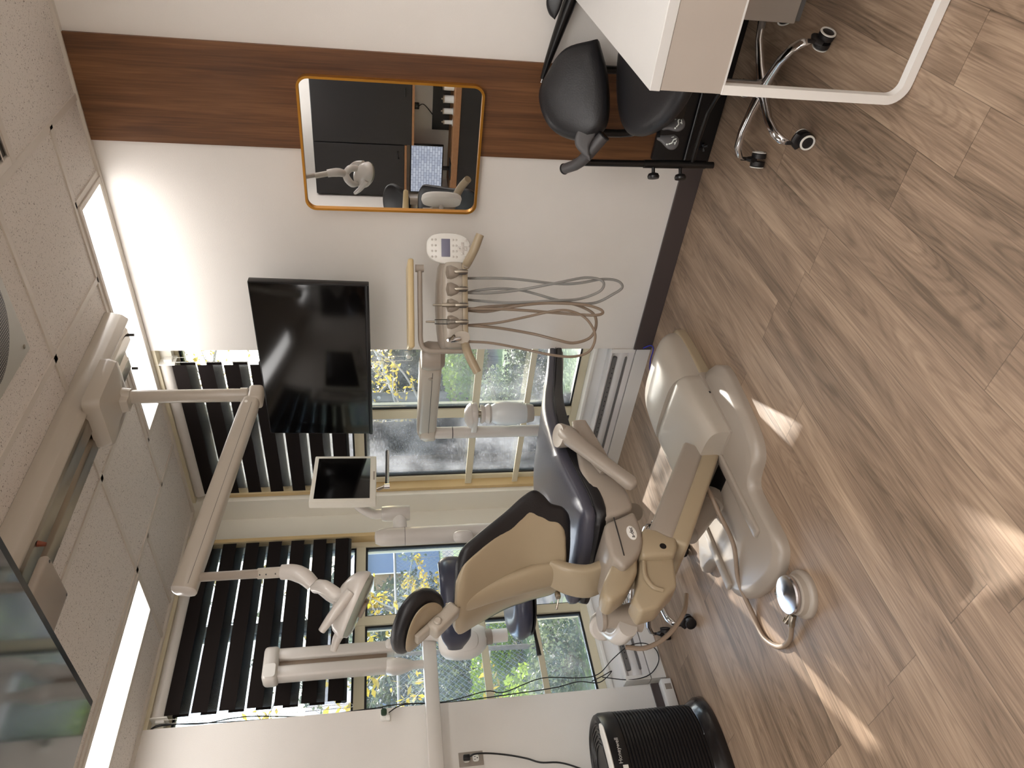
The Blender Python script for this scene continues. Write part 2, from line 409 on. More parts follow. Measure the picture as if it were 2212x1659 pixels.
# corner column between the two windows, low walls below the glass and heads above it
bm = BM(); box(bm, (-.25, 0, 0), (.075, .25, CE)); box(bm, (-.25, -.19, 0), (-.09, 0, CE)); struct('wall_corner', bm, 'column')
bm = BM(); box(bm, (.075, .055, 0), (1.2065, .25, .285)); struct('wall_under_window_right', bm, 'knee')
bm = BM(); box(bm, (-.25, -1.283, 0), (-.055, -.19, .285)); struct('wall_under_window_left', bm, 'knee')
bm = BM(); box(bm, (.075, .05, 2.475), (1.2065, .25, CE)); struct('wall_over_window_right', bm, 'column')
bm = BM(); box(bm, (-.25, -1.283, 2.475), (-.05, -.19, CE)); struct('wall_over_window_left', bm, 'column')
# sills
bm = BM(); box(bm, (.075, .035, .282), (1.2065, .12, .302), .004); struct('trim_1', bm, 'white')
bm = BM(); box(bm, (-.12, -1.283, .282), (-.035, -.19, .302), .004); struct('trim_2', bm, 'white')
# baseboards
bm = BM(); box(bm, (1.2065, -.012, 0), (XR, 0, .1), .002); struct('baseboard_right', bm, 'base')
bm = BM(); box(bm, (0, YB, 0), (.012, -1.283, .1), .002); struct('baseboard_left', bm, 'base')
bm = BM(); box(bm, (0, YB, 0), (XR, YB + .012, .1), .002); struct('baseboard_back', bm, 'base')
bm = BM(); box(bm, (XR - .012, YB, 0), (XR, 0, .1), .002); struct('baseboard_side', bm, 'base')
# walnut panel on the right wall
bm = BM(); box(bm, (2.258, -.014, 0), (2.652, 0, CE - .012), .001, 1); struct('trim_3', bm, 'walnut')
# wall angles along the ceiling
k = 4
for lo, hi in (((0, -.022, CE - .012), (XR, 0, CE)), ((0, YB, CE - .012), (.022, -.022, CE))):
    bm = BM(); box(bm, lo, hi); struct('trim_%d' % k, bm, 'tbar'); k += 1
bm = BM(); box(bm, (.075, 0, CE - .03), (1.2065, .05, CE)); struct('trim_%d' % k, bm, 'frame'); k += 1
bm = BM(); box(bm, (-.05, -1.283, CE - .03), (0, -.19, CE)); struct('trim_%d' % k, bm, 'frame'); k += 1
# ceiling grid bars (x or y runs)
TB = [('x', -.306, .578, 2.427), ('x', -.618, 0, .578), ('x', -.816, 0, XR), ('x', -2.04, 0, XR), ('x', -3.26, 0, XR), ('x', -4.48, 0, XR),
      ('y', 2.427, -4.6, 0), ('y', 2.125, -.306, 0), ('y', 1.81, -4.6, -.306), ('y', .900, -.306, 0), ('y', 1.196, -4.6, -.306), ('y', .578, -4.6, 0),
      ('y', 3.04, -4.6, 0), ('y', 3.65, -4.6, 0), ('y', 4.26, -4.6, 0), ('y', .27, -4.6, -.83)]
for ax, c, a, b in TB:
    bm = BM(); h = .012
    lo, hi = ((a, c - h, CE - .006), (b, c + h, CE)) if ax == 'x' else ((c - h, a, CE - .006), (c + h, b, CE))
    box(bm, lo, hi); struct('trim_%d' % k, bm, 'tbar'); k += 1

# ================================================================== WINDOWS
def window(name, W, u0, u1, mul, right):
    """W(u, d, z) -> room point; u along the wall, d depth outwards"""
    def bx(bm, u0, u1, d0, d1, z0, z1, bev=.002):
        p, q = W(u0, d0, z0), W(u1, d1, z1)
        box(bm, [min(a, b) for a, b in zip(p, q)], [max(a, b) for a, b in zip(p, q)], bev, 1)
    Z0, Z1, ZT0, ZT1 = .302, 2.475, 1.555, 1.61
    bm = BM()
    bx(bm, u0, u1, .09, .16, Z0, .345); bx(bm, u0, u1, .09, .16, 2.455, Z1)         # bottom, head
    bx(bm, u0, u0 + .04, .09, .16, .345, 2.455); bx(bm, u1 - .03, u1, .09, .16, .345, 2.455)
    bx(bm, u0 + .04, u1 - .03, .088, .16, ZT0, ZT1)                                   # transom
    bx(bm, mul[0], mul[1], .086, .16, .345, 2.455)                                  # mullion
    f = struct(name, bm, 'frame')
    bm = BM(); bx(bm, u0 - .022, u0 + .003, .03, .095, .302, 2.475); obj('casing', bm, 'casing', f, smooth=False)
    panes = [(u0 + .04, mul[0]), (mul[1], u1 - .03)]
    n = 0
    for a, b in panes:
        for c, d in ((.345, ZT0), (ZT1, 2.455)):
            bm = BM(); g = .011
            bx(bm, a, a + g, .1, .125, c, d, 0); bx(bm, b - g, b, .1, .125, c, d, 0); bx(bm, a + g, b - g, .1, .125, c, c + g, 0); bx(bm, a + g, b - g, .1, .125, d - g, d, 0)
            obj('gasket', bm, 'gasket', f, smooth=False)
            bm = BM(); bx(bm, a + g, b - g, .110, .113, c + g, d - g, 0); obj('pane', bm, 'glass', f, smooth=False)
    for z0, z1 in ((.905, .945), (.612, .645)):                                     # flat guard bars across the glass
        bm = BM(); bx(bm, u0 - .012, u1 - .005, .052, .064, z0, z1, .001)
        bx(bm, u0 - .012, u0 + .01, .064, .10, z0 + .005, z1 - .005, 0); bx(bm, u1 - .03, u1 - .008, .064, .10, z0 + .005, z1 - .005, 0)
        obj('guard_bar', bm, 'frame', f, smooth=False)
    return f
WR = lambda u, d, z: (u, d, z)
WL = lambda u, d, z: (-d, -u, z)
window('window_1', WR, .098, 1.2065, (.635, .70), True)
window('window_2', WL, .212, 1.283, (.72, .775), False)

# ================================================================== ZEBRA BLINDS
def blind(W, u0, u1, zb, label, right):
    t = thing('window_blind', W((u0 + u1) / 2, 0, zb), label, 'blind', None)
    def bx(bm, u0, u1, d0, d1, z0, z1, bev=0):
        p, q = W(u0, d0, z0), W(u1, d1, z1)
        box(bm, [min(a, b) for a, b in zip(p, q)], [max(a, b) for a, b in zip(p, q)], bev, 2)
    bm = BM(); n = 10
    rings = []
    for u in (u0 - .01, u1 + .01):
        rings.append([V(W(u, .045 - .042 * math.cos(a) * (1 if math.cos(a) > 0 else .6), 2.505 + .034 * math.sin(a))) for a in (2 * PI * i / 24 for i in range(24))])
    loft(bm, rings); obj('headrail', bm, 'lightbeige', t, angle=40)
    ue = u1 + .012 if right else u1 + .012
    bm = BM(); bx(bm, ue, ue + .006, .0, .075, 2.455, 2.55, .002); bx(bm, ue, ue + .02, .02, .06, 2.47, 2.51, .003); obj('bracket', bm, 'whiteplastic', t)
    bm = BM(); bx(bm, u0, u1, .018, .0188, zb, 2.475); obj('front_cloth', bm, 'zebra_front', t, smooth=False)
    bm = BM(); bx(bm, u0 + .004, u1 - .004, .052, .0528, zb, 2.50); obj('rear_cloth', bm, 'zebra_back', t, smooth=False)
    bm = BM(); tube(bm, [W(u0, .035, zb - .004), W(u1, .035, zb - .004)], .014, 14); obj('bottom_bar', bm, 'blackplastic', t)
    # bead chain: two falls of small beads and the loop at the foot
    bm = BM(); uc = u1 + .024
    zlow = 1.30 if right else 1.62
    path = [W(uc, .012, 2.47 - i * .0075) for i in range(int((2.47 - zlow) / .0075))] + [W(uc + .0, .05, 2.47 - i * .0075) for i in range(int((2.47 - zlow) / .0075))]
    for p in path: bmesh.ops.create_icosphere(bm, subdivisions=1, radius=.0026, matrix=Matrix.Translation(p))
    for d in (.012, .05): tube(bm, [W(uc, d, 2.47), W(uc, d, zlow)], .0009, 4)
    tube(bm, [W(uc, .012, zlow), W(uc, .02, zlow - .012), W(uc, .042, zlow - .012), W(uc, .05, zlow)], .0012, 5, 3)
    obj('bead_chain', bm, 'whiteplastic', t)
    return t
blind(WR, .13, 1.10, 1.655, 'black and sheer striped roller blind over the window beside the wall mirror wall', True)
blind(WL, .235, 1.215, 1.655, 'black and sheer striped roller blind over the window beside the power outlet', False)
# chain tension clip screwed to the right window glass frame
t = thing('chain_holder', (1.125, .05, 1.31), 'small clear chain guide hanging at the right window', 'chain holder')
bm = BM(); box(bm, (1.095, .045, 1.285), (1.155, .052, 1.33), .004); obj('clip_body', bm, 'clear', t)
bm = BM(); lathe(bm, (1.122, .056, 1.308), (0, -1, 0), [(0, .012), (.014, .012), (.016, .009), (.016, .0)], 18); obj('clip_wheel', bm, 'whiteplastic', t)

# ================================================================== BASEBOARD HEATERS
def heater(W, u0, u1, label):
    t = thing('baseboard_heater', W((u0 + u1) / 2, .03, 0), label, 'heater', None)
    z0 = .085
    prof = [(.055, .0), (.0, .0), (.0, .032), (.012, .036), (.004, .045), (.004, .085), (.02, .105), (.006, .118), (.0, .124), (.0, .128), (.016, .135), (.055, .135)]
    def ext(bm, pr, a, b):
        rings = [[V(W(u, d, z0 + z)) for d, z in pr] for u in (a, b)]
        loft(bm, rings)
    bm = BM(); ext(bm, prof, u0 + .025, u1 - .025); obj('cover', bm, 'heater', t, angle=50)
    for a, b in ((u0, u0 + .025), (u1 - .025, u1)):
        bm = BM(); ext(bm, [(.055, 0), (-.004, 0), (-.004, .135), (.055, .139)], a, b); obj('end_cap', bm, 'white', t, smooth=False)
    def slot(a, b, d0, d1, za, zb, m, nm):
        bm = BM(); p, q = W(a, d0, z0 + za), W(b, d1, z0 + zb)
        box(bm, [min(x, y) for x, y in zip(p, q)], [max(x, y) for x, y in zip(p, q)]); obj(nm, bm, m, t, smooth=False)
    slot(u0 + .07, u1 - .06, -.001, .016, .092, .115, 'heaterdark', 'air_slot')
    slot(u0 + .09, u1 - .06, -.0015, .012, .036, .047, 'heaterdark', 'lower_slot')
    n = int((u1 - u0 - .16) / .035)
    for i in range(n):
        bm = BM()
        p, q = W(u0 + .09 + i * .035, -.0032, z0 + .100), W(u0 + .096 + i * .035, -.001, z0 + .105)
        box(bm, [min(x, y) for x, y in zip(p, q)], [max(x, y) for x, y in zip(p, q)])
        obj('perforation', bm, 'gasket', t, smooth=False)
    slot(u0 + .01, u1 - .003, -.002, .055, -.085, -.006, 'white', 'wiring_trough')
    return t
heater(WR, .10, 1.204, 'white baseboard heater under the window that meets the mirror wall')
heater(WL, .20, 1.255, 'white baseboard heater under the window beside the air purifier')

# ================================================================== CEILING LIGHTS, SPEAKER, VENT
def ceiling_light(x0, y0, x1, y1, label, name='ceiling_light'):
    t = thing(name, ((x0 + x1) / 2, (y0 + y1) / 2, CE - .004), label, 'ceiling light')
    f = .022
    bm = BM()
    for lo, hi in (((x0, y0), (x1, y0 + f)), ((x0, y1 - f), (x1, y1)), ((x0, y0 + f), (x0 + f, y1 - f)), ((x1 - f, y0 + f), (x1, y1 - f))):
        box(bm, (*lo, CE - .012), (*hi, CE - .001), .001, 1)
    obj('frame', bm, 'tbar', t, smooth=False)
    bm = BM(); box(bm, (x0 + f, y0 + f, CE - .007), (x1 - f, y1 - f, CE - .003)); obj('diffuser', bm, 'lit', t, smooth=False)
    return t
ceiling_light(.915, -.294, 2.112, -.024, 'long lit ceiling panel along the wall above the television')
ceiling_light(.284, -2.03, .566, -.828, 'long lit ceiling panel in front of the left window and its cables')
ceiling_light(3.055, -3.255, 3.645, -2.055, 'added wide fill light panel above the photographer')  # this and the panels below are unseen, added to brighten the room
ceiling_light(3.055, -4.475, 3.645, -3.275, 'added wide fill light panel at the back of the room')
ceiling_light(.60, -4.475, 1.18, -3.275, 'added wide fill light panel before the charcoal cabinets')
ceiling_light(1.82, -4.475, 2.41, -3.275, 'added wide fill light panel over the oak worktop side')
ceiling_light(3.665, -3.255, 4.25, -2.055, 'added wide fill light panel beside the far side wall')
ceiling_light(3.665, -4.475, 4.25, -3.275, 'added wide fill light panel in the corner behind the photographer')
ceiling_light(3.665, -2.035, 4.25, -.83, 'added wide fill light panel over the far end of the desk')

t = thing('ceiling_speaker', (2.2, -1.19, CE), 'square grey ceiling speaker with a round perforated grille', 'speaker')
bm = BM(); box(bm, (1.955, -1.435, CE - .011), (2.445, -.945, CE - .001), .004, 2); obj('plate', bm, mat('speaker_plate', 'bdbcb4', .5), t)
def grille_mat():
    m = mat('perforated_grille', 'b8b5ae', .5); n, l, b = nodes_of(m)
    tc = n.new('ShaderNodeTexCoord'); vo = n.new('ShaderNodeTexVoronoi'); vo.inputs['Scale'].default_value = 125; vo.inputs['Randomness'].default_value = 0
    l.new(tc.outputs['Object'], vo.inputs['Vector']); cr = n.new('ShaderNodeValToRGB'); e = cr.color_ramp.elements
    e[0].position = .42; e[0].color = (.006, .005, .006, 1); e[1].position = .5; e[1].color = (*lin('bdb9b2'), 1); cr.color_ramp.interpolation = 'CONSTANT'
    l.new(vo.outputs['Distance'], cr.inputs[0]); l.new(cr.outputs[0], b.inputs['Base Color']); return m
bm = BM(); lathe(bm, (2.2, -1.19, CE - .011), (0, 0, -1), [(0, .208), (.003, .207), (.006, .195), (.006, 0)], 64); obj('grille', bm, grille_mat(), t)
for x, y in ((1.985, -.975), (2.415, -.975), (1.985, -1.405), (2.415, -1.405)):
    bm = BM(); lathe(bm, (x, y, CE - .011), (0, 0, -1), [(0, .007), (.002, .007), (.003, .004), (.003, 0)], 14); obj('screw', bm, 'steel', t)

t = thing('air_vent', (2.75, -.9, CE), 'louvred ceiling air vent at the top edge of the tiles', 'air vent')
bm = BM()
x0, x1, y0, y1, f = 2.445, 3.02, -1.20, -.63, .03
for lo, hi in (((x0, y0), (x1, y0 + f)), ((x0, y1 - f), (x1, y1)), ((x0, y0 + f), (x0 + f, y1 - f)), ((x1 - f, y0 + f), (x1, y1 - f))):
    box(bm, (*lo, CE - .014), (*hi, CE - .001), .003, 2)
obj('frame', bm, 'tbar', t, smooth=False)
bm = BM(); box(bm, (x0 + f, y0 + f, CE - .002), (x1 - f, y1 - f, CE - .001)); obj('backing', bm, 'heaterdark', t, smooth=False)
for i in range(14):
    y = y0 + .05 + i * .0365
    bm = BM(); box(bm, (x0 + f, y, CE - .012), (x1 - f, y + .022, CE - .009), rot=Matrix.Rotation(.45, 4, 'X')); obj('slat', bm, 'tbar', t, smooth=False)
# ================================================================== DENTAL CHAIR
XC = 1.25
chair = thing('dental_chair', (XC, -.95, 0), 'reclining dental chair with charcoal cushions on a beige lifting base', 'dental chair')
# ---- floor plate: wide shoulder, slotted tongue towards the head end
plate = [(1.66, -.70), (1.712, -.78), (1.706, -.92), (1.69, -1.06), (1.665, -1.17), (1.62, -1.225), (1.54, -1.245), (1.505, -1.29), (1.505, -1.44), (1.50, -1.52), (1.465, -1.565),
         (1.38, -1.585), (1.22, -1.555), (1.12, -1.51), (1.05, -1.44), (1.03, -1.36), (1.02, -1.28), (.97, -1.24), (.86, -1.20), (.98, -1.05), (.98, -.80), (1.04, -.70), (1.12, -.64), (1.50, -.64), (1.60, -.665)]
def rounded_plate(bm, poly, z0, z1, inset):
    n = len(poly); cx = sum(p[0] for p in poly) / n; cy = sum(p[1] for p in poly) / n
    P = [V((*p, 0)) for p in poly]; sm = spline(P + [P[0]], 3)[:-1]
    rings = []
    for z, k in ((z0, 0), (z0 + (z1 - z0) * .4, 0), (z0 + (z1 - z0) * .62, .12), (z0 + (z1 - z0) * .95, .8), (z1, 1)):
        rings.append([V((p.x + (cx - p.x) * inset * k, p.y + (cy - p.y) * inset * k, z)) for p in sm])
    loft(bm, rings)
bm = BM(); rounded_plate(bm, plate, 0, .052, .10); obj('floor_plate', bm, 'beige_dk', chair, angle=50)
for x in (1.405, 1.06):
    bm = BM(); box(bm, (x, -1.43, .045), (x + .045, -.98, .066), .009, 3); obj('plate_rib', bm, 'beige_dk', chair)
bm = BM(); box(bm, (1.12, -1.12, .05), (1.39, -.97, .0535)); obj('slot', bm, 'blackplastic', chair, smooth=False)
# ---- pump housing (two sculpted covers)
def hood(bm, secs, n=26, p=3.2):
    """secs=[(y, x0, x1, z0, z1)]: rounded-top sections along y"""
    rings = []
    for y, x0, x1, z0, z1 in secs:
        c = V(((x0 + x1) / 2, y, z0)); hx = (x1 - x0) / 2; h = z1 - z0; ring = []
        for k in range(n):
            a = PI * k / (n - 1); ca, sa = math.cos(a), math.sin(a)
            ring.append(c + V((hx * math.copysign(abs(ca) ** (2 / p), ca), 0, h * abs(sa) ** (2 / p))))
        rings.append(ring)
    loft(bm, rings)
bm = BM(); hood(bm, resample([(0, (-.255, 1.27, 1.45, .0, .045)), (.10, (-.27, 1.20, 1.51, .0, .085)), (.3, (-.335, 1.16, 1.55, .0, .135)), (.6, (-.44, 1.15, 1.562, .0, .168)), (.9, (-.60, 1.145, 1.564, .0, .18)), (1, (-.655, 1.145, 1.564, .0, .178))], 14), p=4.5); obj('front_pump_cover', bm, 'beige', chair, angle=50)
bm = BM(); hood(bm, resample([(0, (-.25, 1.26, 1.46, .0, .02)), (.10, (-.265, 1.19, 1.52, .0, .035)), (.3, (-.33, 1.15, 1.558, .0, .05)), (1, (-.657, 1.137, 1.572, .0, .058))], 12), p=8); obj('cover_skirt', bm, 'shell', chair, angle=50)
bm = BM(); hood(bm, resample([(0, (-.645, 1.16, 1.555, .06, .155)), (.12, (-.67, 1.145, 1.575, .06, .168)), (.6, (-.85, 1.145, 1.58, .06, .165)), (1, (-1.03, 1.145, 1.578, .06, .150))], 9), p=4.5); obj('rear_pump_cover', bm, 'beige', chair, angle=50)
bm = BM(); box(bm, (1.15, -1.035, .02), (1.586, -.655, .062), .008, 2); obj('cover_skirt', bm, 'beige_dk', chair)
bm = BM(); lathe(bm, (1.586, -.70, .045), (1, 0, 0), [(0, .009), (.002, .009), (.003, .006), (.003, 0)], 18); obj('cover_screw', bm, 'beige_dk', chair)
bm = BM(); box(bm, (1.5865, -.80, .058), (1.588, -.788, .066), .0005); obj('vent_mark', bm, 'blackplastic', chair)
# ---- twin lift arms rising towards the head end
def bar(bm, a, b, w, h, bev=.01, ex=V((1, 0, 0))):
    """rectangular bar a-b: width w along ex, height h"""
    a, b = V(a), V(b); t = (b - a).normalized(); n_ = V(ex).cross(t).normalized(); rings = []
    for q in (a, b):
        rings.append([q + V(ex) * sx * w / 2 + n_ * sz * h / 2 for sx, sz in ((1, 1), (-1, 1), (-1, -1), (1, -1))])
    A = [bm.verts.new(p) for p in rings[0]]; B = [bm.verts.new(p) for p in rings[1]]
    bm.faces.new(A[::-1]); bm.faces.new(B)
    for i in range(4): bm.faces.new((A[i], A[(i + 1) % 4], B[(i + 1) % 4], B[i]))
    if bev: bmesh.ops.bevel(bm, geom=list({e for v in A + B for e in v.link_edges}), offset=bev, segments=3, profile=.5, affect='EDGES')
bm = BM(); bar(bm, (1.315, -.965, .150), (1.315, -1.425, .445), .27, .095, .018); obj('upper_lift_arm', bm, 'beige_dk', chair)
bm = BM(); bar(bm, (1.33, -1.0, .085), (1.33, -1.46, .385), .235, .07, .014); obj('lower_lift_arm', bm, 'shell', chair)
bm = BM(); cyl(bm, (1.25, -1.14, .10), (1.25, -1.27, .24), .055, 24); cyl(bm, (1.25, -1.10, .07), (1.25, -1.14, .10), .07, 24); obj('lift_cylinder', bm, 'beige_dk', chair)
# ---- knuckle joining the arms to the rear block
bm = BM(); prism(bm, [(-1.385, .50), (-1.40, .455), (-1.43, .42), (-1.438, .39), (-1.485, .40), (-1.515, .42), (-1.515, .545), (-1.446, .545)], 1.24, 1.455, 'X', .016, 3); obj('arm_knuckle', bm, 'shell', chair)
bm = BM(); lathe(bm, (1.4545, -1.477, .455), (1, 0, 0), [(0, .013), (.0015, .012), (.0015, 0)], 20); obj('bolt_hole', bm, 'blackplastic', chair)
# ---- rear block hanging under the head end
bm = BM(); prism(bm, [(-1.495, .54), (-1.495, .41), (-1.625, .44), (-1.65, .475), (-1.70, .53), (-1.715, .60), (-1.66, .615), (-1.60, .575)], 1.33, 1.425, 'X', .014, 3); obj('rear_block', bm, 'shell', chair)
bm = BM(); tube(bm, [(1.428, -1.52, .535), (1.432, -1.58, .548), (1.432, -1.625, .535), (1.428, -1.64, .50)], .008, 10, 5); obj('block_ridge', bm, 'shell', chair)
bm = BM(); lathe(bm, (1.22, -1.61, .53), (0, 0, 1), [(0, .055), (.04, .05), (.10, .036), (.135, .036), (.136, .044), (.15, .044), (.15, 0)], 28); obj('arm_post', bm, 'beige_dk', chair)
bm = BM(); tube(bm, [(1.24, -1.66, .59), (1.15, -1.64, .60), (1.05, -1.55, .60), (1.0, -1.50, .60)], .035, 16, 5); lathe(bm, (.995, -1.49, .60), (.55, -.75, .15), [(0, .03), (.01, .05), (.05, .055), (.06, .045), (.06, 0)], 28); obj('assistant_arm', bm, 'lightbeige', chair)
bm = BM(); tube(bm, [(1.10, -1.66, .57), (1.12, -1.68, .50), (1.16, -1.66, .42), (1.20, -1.60, .35), (1.20, -1.52, .31)], .009, 10, 6); obj('drain_hose', bm, 'hose', chair)
# ---- seat frame (tan casting beside and under the seat)
side = [(-.86, .655), (-.90, .61), (-1.02, .568), (-1.16, .535), (-1.249, .522), (-1.305, .520), (-1.335, .577), (-1.35, .655), (-1.1, .685)]
bm = BM(); prism(bm, side, 1.03, 1.475, 'X', .018, 3); obj('seat_frame', bm, 'beige_dk', chair)
bm = BM(); prism(bm, [(-1.365, .645), (-1.352, .60), (-1.318, .522), (-1.389, .518), (-1.457, .526), (-1.506, .550), (-1.54, .586), (-1.57, .63), (-1.52, .665), (-1.40, .66)], 1.22, 1.472, 'X', .02, 4); obj('pivot_cover', bm, 'beige_dk', chair)
bm = BM(); tube(bm, [(1.4735, -1.353, .612), (1.4735, -1.436, .614), (1.4735, -1.52, .617)], .0022, 6); obj('cover_seam', bm, 'blackplastic', chair)
bm = BM(); prism(bm, [(-1.49, .60), (-1.53, .66), (-1.60, .705), (-1.655, .72), (-1.68, .695), (-1.635, .625), (-1.565, .57), (-1.49, .55)], 1.34, 1.44, 'X', .018, 3); obj('tail_cover', bm, 'shell', chair)
# oval maker's badge
bm = BM(); pts = [(-1.425 + .031 * math.cos(a), .563 + .018 * math.sin(a)) for a in (2 * PI * i / 32 for i in range(32))]
prism(bm, pts, 1.470, 1.475, 'X', .0012, 2); badge = obj('badge', bm, 'whiteplastic', chair)
text_obj('badge_lettering', 'a-dec', .021, 'darkletter', badge, (1.4755, -1.425, .563), (0, 1, 0), (0, 0, 1))
# ---- seat cushion with toe rest; the upper chair is swung a few degrees on its base
EX = V((math.cos(math.radians(8)), math.sin(math.radians(8)), 0)); EN = V((-EX.y, EX.x, 0))
def SP(y, z, u=0.): return V((XC, -1.45, z)) + EN * (y + 1.45) + EX * u
seat = resample([(0, (.06, .530, .10, .010)), (.03, (.045, .532, .150, .022)), (.10, (-.05, .548, .168, .028)), (.3, (-.34, .618, .178, .034)), (.42, (-.52, .664, .205, .040)), (.55, (-.72, .700, .24, .046)), (.75, (-1.02, .712, .255, .048)), (.92, (-1.27, .690, .255, .046)), (.98, (-1.37, .688, .245, .036)), (1, (-1.385, .688, .22, .015))], 44)
bm = BM(); pad(bm, [(SP(y, z), hw, ht) for y, z, hw, ht in seat], ex=EX, n=44, p=3.6, cup=lambda t: V((0, 0, .012))); sc = obj('seat_cushion', bm, 'grey_leather', chair, angle=60)
bm = BM(); pad(bm, [(SP(y, z - min(.034, .012 + ht * .5)), hw * 1.0 + .002, max(.006, ht * .72)) for y, z, hw, ht in seat], ex=EX, n=44, p=6); obj('seat_edge_band', bm, 'black_leather', chair, angle=60)
for s in (-1, 1):
    bm = BM(); tube(bm, [SP(y, z - .006, s * (hw + .002)) for y, z, hw, ht in seat[3:-2]], .0022, 6); obj('seam_piping', bm, 'black_leather', sc)
for s in (-1, 1):   # sewn panel lines on the seat
    bm = BM(); tube(bm, [SP(y, z, s * x) for x, y, z in ((.215, -.70, .7375), (.165, -.80, .748), (.15, -.95, .757), (.16, -1.12, .750), (.19, -1.3, .731))], .0022, 6, 5); obj('seam', bm, 'black_leather', sc)
bm = BM(); pad(bm, [(SP(y, z - .048), hw * .80, .007) for y, z, hw, ht in seat[3:26]], ex=EX, n=30, p=4); obj('toe_board', bm, 'beige_dk', chair, angle=60)
bm = BM(); tube(bm, [SP(.055, .535), SP(.072, .532), SP(.066, .524)], .004, 8, 4); obj('pull_tab', bm, 'black_leather', chair)
# ---- backrest: black cushion on a curved tan shell, turned slightly towards the door side
bk = [(0, (-1.405, .755, .10, .008, .04)), (.03, (-1.403, .762, .165, .018, .05)), (.10, (-1.40, .79, .205, .026, .06)), (.20, (-1.405, .835, .222, .030, .07)), (.27, (-1.405, .865, .25, .030, .085)), (.35, (-1.405, .90, .272, .030, .09)), (.45, (-1.415, .945, .262, .030, .08)),
      (.6, (-1.44, 1.01, .236, .032, .06)), (.8, (-1.485, 1.11, .212, .032, .035)), (.95, (-1.52, 1.175, .19, .028, .025)), (1, (-1.53, 1.20, .13, .010, .02))]
def mkback(name, keys, m, dy, grow, thick, n_=46):
    K = resample(keys, n_); bm = BM()
    pad(bm, [(V((XC, y, z)) + EN * dy, hw + grow, ht * thick) for y, z, hw, ht, c in K], ex=EX, n=52, p=3.0, cup=lambda t: EN * K[min(n_ - 1, round(t * (n_ - 1)))][4])
    return obj(name, bm, m, chair, angle=60)
mkback('backrest_cushion', bk, 'black_leather', .018, .024, 1.0)
sh = [(t, (v[0], v[1] + .022 * (1 - t), v[2] * .97 - .006, min(v[3], .010), v[4])) for t, v in bk]
mkback('backrest_shell', sh, 'shell', -.022, 0, 1.0)
# raised spine of the shell
bm = BM(); sp = resample([(0, (-1.42, .80, .060, .026)), (.3, (-1.44, .90, .064, .026)), (.7, (-1.485, 1.06, .052, .022)), (1, (-1.535, 1.185, .036, .018))], 16)
pad(bm, [(V((XC, y, z)), hw, ht) for y, z, hw, ht in sp], ex=EX, n=24, p=2.6); obj('shell_spine', bm, 'shell', chair, angle=60)
# curved yoke carrying the back
bm = BM(); pad(bm, [(V((XC + .01, y, z)), hw, ht) for y, z, hw, ht in resample([(0, (-1.42, .835, .060, .020)), (.35, (-1.458, .775, .068, .022)), (.7, (-1.475, .70, .075, .022)), (1, (-1.45, .63, .08, .022))], 12)], ex=EX, n=24, p=6); obj('back_yoke', bm, 'shell', chair, angle=50)
bm = BM(); box(bm, (1.175, -1.49, .795), (1.195, -1.465, .815), .004); tube(bm, [(1.18, -1.48, .80), (1.15, -1.51, .81), (1.12, -1.49, .80)], .004, 8, 4); obj('release_latch', bm, 'steel', chair)
# ---- headrest: double-jointed bracket and tilted oval cushion
bm = BM(); box(bm, (1.225, -1.56, 1.185), (1.275, -1.535, 1.235), .003); obj('headrest_bar', bm, 'steel', chair)
hd = V((0, -.53, .85)).normalized()
bm = BM(); bar(bm, (XC, -1.545, 1.20), (XC, -1.63, 1.29), .062, .05, .012); obj('headrest_bracket', bm, 'beige', chair)
bm = BM(); lathe(bm, (XC + .031, -1.61, 1.268), (1, 0, 0), [(0, .014), (.008, .014), (.012, .010), (.012, 0)], 20); obj('tilt_knob', bm, 'beige', chair)
hc = V((XC, -1.60, 1.325)); ht_ = V((0, -.66, .75)).normalized(); hn = V((1, 0, 0)).cross(ht_).normalized()
if hn.z < 0: hn = -hn
def headpad(off, a, b_, th, m, nm):
    bm = BM(); rings = []
    for f, k in ((-1, .80), (-.8, .93), (-.3, 1), (.3, 1), (.8, .94), (1, .82)):
        rings.append([hc + hn * (off + th * f + .018 * math.cos(t) ** 2) + V((1, 0, 0)) * a * k * math.cos(t) + ht_ * b_ * k * math.sin(t) for t in (2 * PI * i / 40 for i in range(40))])
    loft(bm, rings); return obj(nm, bm, m, chair, angle=60)
headpad(.012, .142, .115, .026, 'black_leather', 'headrest_cushion')
headpad(-.022, .112, .088, .006, 'shell', 'headrest_shell')
bm = BM(); bar(bm, hc - hn * .03 - ht_ * .05, hc - hn * .03 + ht_ * .05, .045, .02, .006); obj('headrest_hinge', bm, 'beige', chair)
# ---- armrest on the near side, folded down
bm = BM(); lathe(bm, (1.475, -.935, .665), (.25, -.08, .96), [(0, .03), (.03, .043), (.075, .051), (.085, .048), (.0865, .0)], 36); obj('armrest_pivot', bm, 'beige_dk', chair)
bm = BM(); A = resample([(0, (1.505, -.935, .715, .036, .034)), (.15, (1.52, -.99, .70, .032, .034)), (.4, (1.535, -1.09, .645, .024, .030)), (.7, (1.54, -1.19, .575, .022, .029)), (.92, (1.535, -1.245, .530, .024, .029)), (1, (1.535, -1.262, .518, .012, .012))], 24)
pad(bm, [(V((x, y, z)), a, b) for x, y, z, a, b in A], n=24, p=2.6); obj('armrest', bm, 'beige_dk', chair, angle=60)
bm = BM(); pad(bm, [(V((x, y, z)), a, b) for x, y, z, a, b in resample([(0, (1.49, -.86, .64, .012, .03)), (.4, (1.492, -.98, .63, .012, .045)), (1, (1.49, -1.14, .585, .010, .035))], 10)], n=20, p=3); obj('armrest_bracket', bm, 'beige_dk', chair, angle=60)
